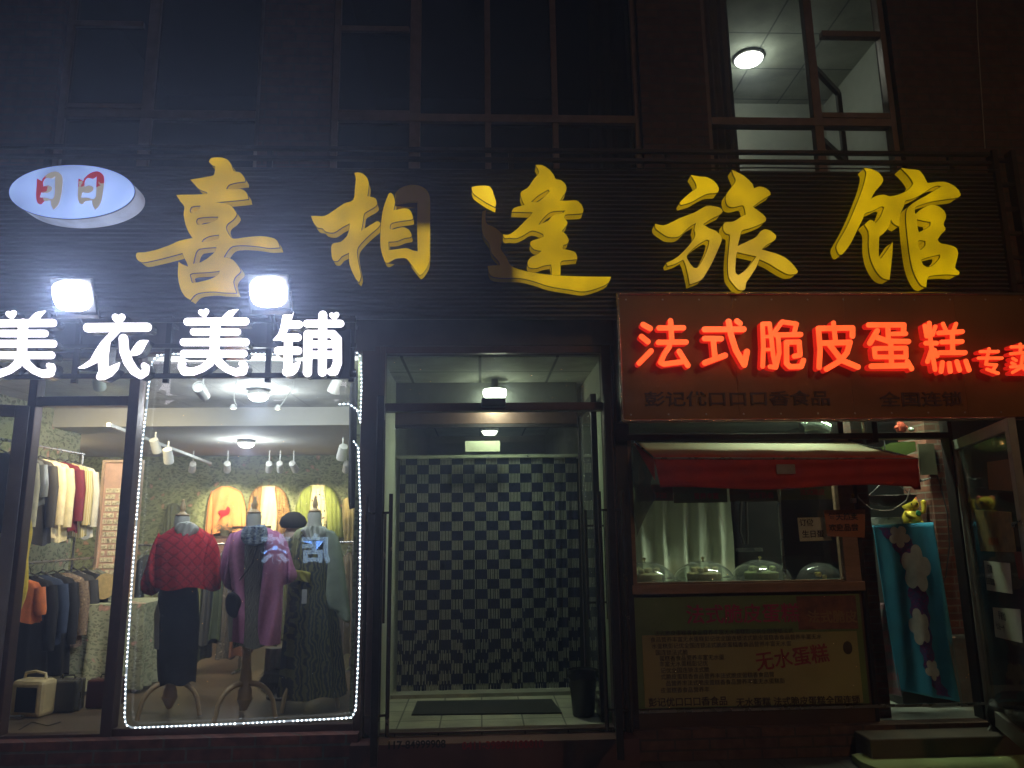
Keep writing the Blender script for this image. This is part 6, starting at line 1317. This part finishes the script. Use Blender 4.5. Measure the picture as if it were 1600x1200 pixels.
for s in (-1, 1):
    e = MB(); e.lathe([(.017, 0), (.011, .016), (0, .026)], cb_+Vector((s*.027, 0, .136)), 12, axis=(s*.25, 0, 1)); eo = e.build('ear', M('ear_red', (.45, .08, .03), .4), k, smooth=True)
    MB().lathe([(0, -.002), (.006, 0), (0, .002)], cb_+Vector((s*.016, -.041, .118)), 10, axis=(0, -1, 0)).build('eye', m_black, k)
MB().lathe([(0, -.001), (.004, 0), (0, .002)], cb_+Vector((0, -.0445, .108)), 8, axis=(0, -1, 0)).build('nose', M('ear_red', (.45, .08, .03), .4), k)
MB().lathe([(.027, .080), (.031, .085), (.028, .09)], cb_, 24).build('collar', M('collar_red', (.5, .04, .03), .4), k, smooth=True)
MB().lathe([(0, -.003), (.016, 0), (.012, .004), (0, .005)], cb_+Vector((.014, -.046, .066)), 16, axis=(0, -1, .1)).build('green_bib', M('bib_green', (.02, .28, .12), .4), k)
k.scale = (1.45, 1.45, 1.45)
t = thing('food_box', 'low clear plastic food box on the ledge left of the golden cat', 'box', U(1388, 826, YC+.1))
a, b = U(1368, 826, YC+.1), U(1411, 808, YC+.1)
MB().box((a.x, YC+.06, ztop), (b.x, YC+.26, ztop+.012)).build('tray', m_steel, t, bevel=.004)
MB().box((a.x+.012, YC+.07, ztop+.012), (b.x-.012, YC+.25, b.z)).build('lid', GL('cloudy_lid', (.65, .68, .62), .9, .1, .35), t, bevel=.015)
MB().box((a.x-.02, YC+.05, ztop-.02), (b.x+.03, YC+.3, ztop-.001)).build('ledge', m_dframe, ct)
# dark bowl shade + string
c = U(1392, 786, .25); t = thing('hanging_wok', 'wide dark wok hanging under the right end of the awning', 'wok', c)
MB().lathe([(0, -.03), (.08, -.022), (.15, .01), (.185, .055), (.182, .058), (.145, .015), (.08, -.016), (0, -.024)], c, 40).build('pan', M('wok_iron', (.035, .022, .018), .45, .4), t, smooth=True)
MB().tube([c+Vector((-.18, 0, .055)), c+Vector((0, 0, .20)), c+Vector((.18, 0, .055))], .004, 6).tube([c+Vector((0, 0, .2)), c+Vector((0, 0, .5))], .004, 6).build('wire', m_steel, t)
pts = [U(x, y, .05) for x, y in ((1334,762),(1342,778),(1352,788),(1362,795),(1378,798),(1394,797),(1408,788),(1416,782),(1422,765))]
o = MB().tube(pts, .004, 6).build('hanging_string', M('pale_string', (.35, .28, .24), .7)); tagp(o, 'pale looping string hanging below the awning corner', 'string')
t = thing('lamp_socket', 'small white lamp socket on the window frame beside the brown note', 'lamp socket', U(1332, 786, -.05))
MB().box(U(1328, 786, -.05), U(1338, 778, -.09)).build('socket', m_white, t, bevel=.003); MB().lathe([(.008, 0), (.012, .02), (0, .03)], U(1333, 777, -.07), 12).build('bulb', M('bulb_gold', (.5, .4, .1), .2, .3), t, smooth=True)
# stored things high in the passage
o = outlined('green_poster', [(1376,700),(1392,692),(1430,690),(1432,704),(1412,712),(1392,708)], .30, .006, M('poster_leaf', (.07, .10, .02), .5), None, bev=0); tagp(o, 'green and yellow printed sheet above the right end of the awning', 'sheet')
o = MB().box(U(1440, 742, .32), U(1457, 694, .34)).build('brown_card', M('card_dim', (.06, .055, .03), .6)); tagp(o, 'dull brown card hanging left of the top of the brick pillar', 'card')
o = MB().tube([U(1436, 753, .3), U(1455, 747, .3)], .006, 8).lathe([(.012, 0), (.014, .01), (0, .015)], U(1437, 751, .3), 10).build('wall_hook', m_steel, smooth=True); tagp(o, 'small steel hook at the left of the brick pillar', 'hook')
o = MB().tube([U(x, y, .34) for x, y in ((1452,700),(1460,730),(1470,760),(1480,800),(1484,850),(1478,900),(1466,930))], .004, 6).build('pillar_cable', m_black); tagp(o, 'thin black cable curving down the brick pillar', 'cable')
m_sheet = GL('cloudy_sheet', (.7, .7, .65), .9, .15, .25)
o = solid(MB().grid(lambda u, v: (U(1489+28*u+4*v, 1040, .30).x, .33-.04*v+.006*math.sin(u*9), U(1500, 992+112*v, .3).z), 8, 16).build('plastic_sheet', m_sheet, smooth=True), .002); tagp(o, 'cloudy plastic sheet leaning against the foot of the brick pillar', 'plastic sheet')
# right door leaf
z1_ = U(1487, 700, .0).z; hX = U(1508, 850, 0).x
e_ = V(1574, 668, z1_); ang = math.atan2(e_.y-.0, e_.x-hX); wl_ = math.hypot(e_.x-hX, e_.y)+.07
dl = leaf('door_leaf', 'silver framed bakery door leaf covered in paper notices, open at the right', hX, -.01, ang, wl_, FZ, z1_+.05, .075, M('silver_frame', (.36, .35, .30), .35, .5, var=.2), GL('smoky_door_glass', (.6, .6, .56), .3, 0, .05))
MB().lathe([(.012, 0), (.012, .008), (0, .01)], (0, 0, 0), 8)
dv = Vector((math.cos(ang), math.sin(ang), 0)); hp = Vector((hX, -.01, 0)); nv = Vector((dv.y, -dv.x, 0)); 
if nv.dot(Vector((0, -CD, 0))-hp) < 0: nv = -nv
def onleaf(px, py, off=.006):
    d = FW+RT*((px-800)/F)-UP*((py-600)/F); o_ = Vector((0, -CD, CH)); P0 = hp+nv*off; t_ = (P0-o_).dot(nv)/d.dot(nv); return o_+d*t_
def leafpaper(label, quad, mat, lines, name='paper_note', h=.05, cat='paper note', ink=None):
    P_ = [onleaf(x, y) for x, y in quad]; t = thing(name, label, cat, P_[0])
    solid(MB().add(P_, [(0, 1, 2, 3)]).build('sheet', mat, t), .0012)
    for (tx, qx, qy, hh_) in lines:
        p = onleaf(qx, qy, .0085); me = text_mesh(tx, hh_, 0, 0, 0, ext=.0003, bold=.0008)
        az = math.atan2(dv.y, dv.x); me.transform(Matrix.Translation(p) @ Matrix.Rotation(az, 4, 'Z')); link('handwriting', me, ink or m_ink, t)
m_pd = M('note_paper_dim', (.62, .60, .50), .7, 0, var=.08)
leafpaper('upper white note with four rows of handwriting on the silver door leaf', [(1542,922),(1582,928),(1578,880),(1537,876)], m_pd, [('订做', 1543, 893, .055), ('生日蛋糕', 1541, 911, .045)])
leafpaper('lower white price note on the silver door leaf', [(1555,995),(1598,1005),(1594,952),(1551,949)], m_pd, [('手抓饼', 1560, 965, .05), ('七元一个', 1557, 981, .042)])
leafpaper('yellowish printed menu sheet on the silver door leaf above the notes', [(1532,861),(1588,863),(1580,800),(1522,796)], M('menu_sheet', (.22, .15, .06), .5, 0, var=.45, scale=16), [('香酥鸡排', 1545, 850, .05)], 'menu_sheet', cat='menu', ink=M('print_dim', (.32, .06, .02), .6))
leafpaper('brown sheet taped high on the silver door leaf', [(1545,765),(1590,768),(1584,716),(1542,722)], M('brown_sheet', (.16, .09, .04), .6), [], 'brown_sheet', cat='sheet')
leafpaper('small dark red card at the right edge of the silver door leaf', [(1592,905),(1612,908),(1608,862),(1584,862)], M('darkred_card', (.16, .02, .015), .5), [], 'red_card', cat='card')
MB().tube([onleaf(1583, 822, .01), onleaf(1583, 818, .06), onleaf(1594, 814, .06), onleaf(1597, 818, .01)], .009, 8).build('door_handle', m_steel, dl, smooth=True)
o = MB().lathe([(.03, 0), (.05, .02), (.045, .05), (.02, .08), (.012, .1)], onleaf(1561, 700, -.25), 12).build('hanging_foil', M('silver_foil', (.75, .7, .55), .12, 1, bump=.6)); tagp(o, 'small shiny foil ornament hanging inside the silver door leaf', 'ornament')
# things behind the right door
a, b = U(1515, 1110, 1.0), U(1640, 760, 1.0)
fr = thing('display_fridge', 'dark display fridge standing in the gloom behind the silver door leaf', 'fridge', ((a.x+b.x)/2, 1.2, FZ))
MB().box((a.x, 1.0, FZ), (b.x, 1.5, b.z)).build('cabinet', M('fridge_dark', (.05, .05, .045), .4), fr, bevel=.02)
MB().box((a.x+.05, .985, FZ+.2), (b.x-.05, 1.0, b.z-.08)).build('glass_door', M('fridge_glass', (.03, .035, .03), .1), fr)
MB().box((a.x+.05, .975, FZ+.9), (b.x-.05, .985, FZ+.93)).build('door_bar', m_steel, fr)
# ground clutter at lower right
gp = [V(x, y, .05) for x, y in ((1330,1178),(1375,1170),(1560,1160),(1700,1172),(1760,1235),(1430,1222),(1345,1190))]
gb = MB().add(gp+[p-Vector((0, 0, .045)) for p in gp], [tuple(range(7))]+[(i, 7+i, 7+(i+1) % 7, (i+1) % 7) for i in range(7)]+[tuple(range(13, 6, -1))]).build('ramp_board', M('ramp_green', (.26, .30, .12), .7, 0, var=.25, scale=3, bump=.3), bevel=.006); tagp(gb, 'pale green board lying on the ground before the bakery step', 'ramp')
gs_ = MB().box((U(1335, 1110, -.16).x, -.34, .0), (5, -.121, FZ-.03)).build('bakery_step', M('bakery_step_stone', (.10, .075, .055), .6, 0, var=.3, scale=4), bevel=.01); tagp(gs_, 'dark stone step in front of the bakery passage', 'step')
hz_ = [U(x, y, -.2) for x, y in ((1540,1150),(1548,1135),(1558,1122),(1562,1116))]; o = MB().tube(hz_, .008, 8).tube([U(x, y, -.2) for x, y in ((1564,1122),(1572,1135),(1586,1150),(1602,1160))], .005, 8).build('pale_cord', M('cord_white', (.30, .29, .26), .5), smooth=True); tagp(o, 'pale cord looping down over the bakery step at the right edge', 'cord')
o = puffy('black_sack', [(1545,1100),(1570,1085),(1610,1082),(1660,1095),(1665,1150),(1560,1140),(1545,1125)], -.22, .12, M('sack_black', (.02, .02, .018), .6, 0, bump=.5), seed=3); tagp(o, 'dark crumpled sack on the step at the right photo edge', 'sack')
# bakery tube lamp
t = thing('tube_lamp', 'white tube lamp on the bakery ceiling behind the transom', 'ceiling lamp', (2.75, .2, 2.78))
MB().box((2.0, .16, 2.80), (3.5, .24, 2.848)).build('housing', m_white, t, bevel=.004); MB().tube([(2.02, .2, 2.785), (3.48, .2, 2.785)], .013, 12).build('tube', EM('tube_glow', (.85, 1, .85), 8), t, smooth=True)
area('tube_light', (2.75, .2, 2.76), 1.5, 50, (.82, 1, .72), t, shape='RECTANGLE', sy=.05)
# street lamp behind the viewer
sl = thing('street_lamp', 'orange street lamp on a tall post across the pavement', 'street lamp', (5.2, -9.5, 0))
MB().tube([(5.2, -9.5, 0), (5.2, -9.5, 5.6), (5.1, -9.2, 6.0), (4.6, -8.6, 6.1)], [.07, .05, .045, .04], 12).build('post', m_dframe, sl, smooth=True)
MB().box((4.35, -8.85, 6.02), (4.85, -8.35, 6.14)).build('lamp_head', m_dframe, sl, bevel=.03)
MB().box((4.42, -8.78, 5.99), (4.78, -8.42, 6.018)).build('lens', EM('sodium_glow', (1, .42, .10), 120), sl)
area('street_light', (4.6, -8.6, 5.96), .35, 105, (1, .58, .27), sl, shape='SQUARE', rot=(math.radians(35), 0, math.radians(10)))

# lit shop sign across the street: only its reflection shows in the display window
so = thing('opposite_sign', 'blue white lit sign across the street, mirrored faintly in the display window glass', 'sign board', (-5, -11.9, 2.2))
A_, B_ = U(385, 880, 11.8), U(560, 815, 11.8)
MB().box((A_.x-.6, -11.98, A_.z-.2), (B_.x+.6, -11.9, B_.z+.2)).build('board', m_dframe, so)
for i, tx in enumerate('茶店'):
    me = text_mesh(tx, .62, 0, 0, 0, ext=.02, bold=.022); me.transform(Matrix.Translation((A_.x+.95-(-.9*i), -11.85, A_.z+.05)) @ Matrix.Rotation(math.pi, 4, 'Z')); link('lit_character', me, EM('opposite_glow', (.45, .68, 1), 3), so)
for x in (A_.x-.3, B_.x+.3): MB().box((x-.05, -12.05, 0), (x+.05, -11.95, B_.z)).build('post', m_dframe, so)
HAZE = .018
# ================================================================== added haze volume imitating lens glare round the floodlights
hz = MB().box((-14, -12.5, -1), (14, 7.5, 8.6)).build('haze', [])
hz['kind'] = 'stuff'
m = bpy.data.materials.new('glare_haze'); m.use_nodes = True; nt = m.node_tree; nt.nodes.remove(nt.nodes['Principled BSDF'])
v = nt.nodes.new('ShaderNodeVolumePrincipled'); v.inputs['Color'].default_value = (.58, .68, 1, 1); v.inputs['Density'].default_value = HAZE; v.inputs['Anisotropy'].default_value = .72
nt.links.new(v.outputs[0], nt.nodes['Material Output'].inputs['Volume']); hz.data.materials.append(m)
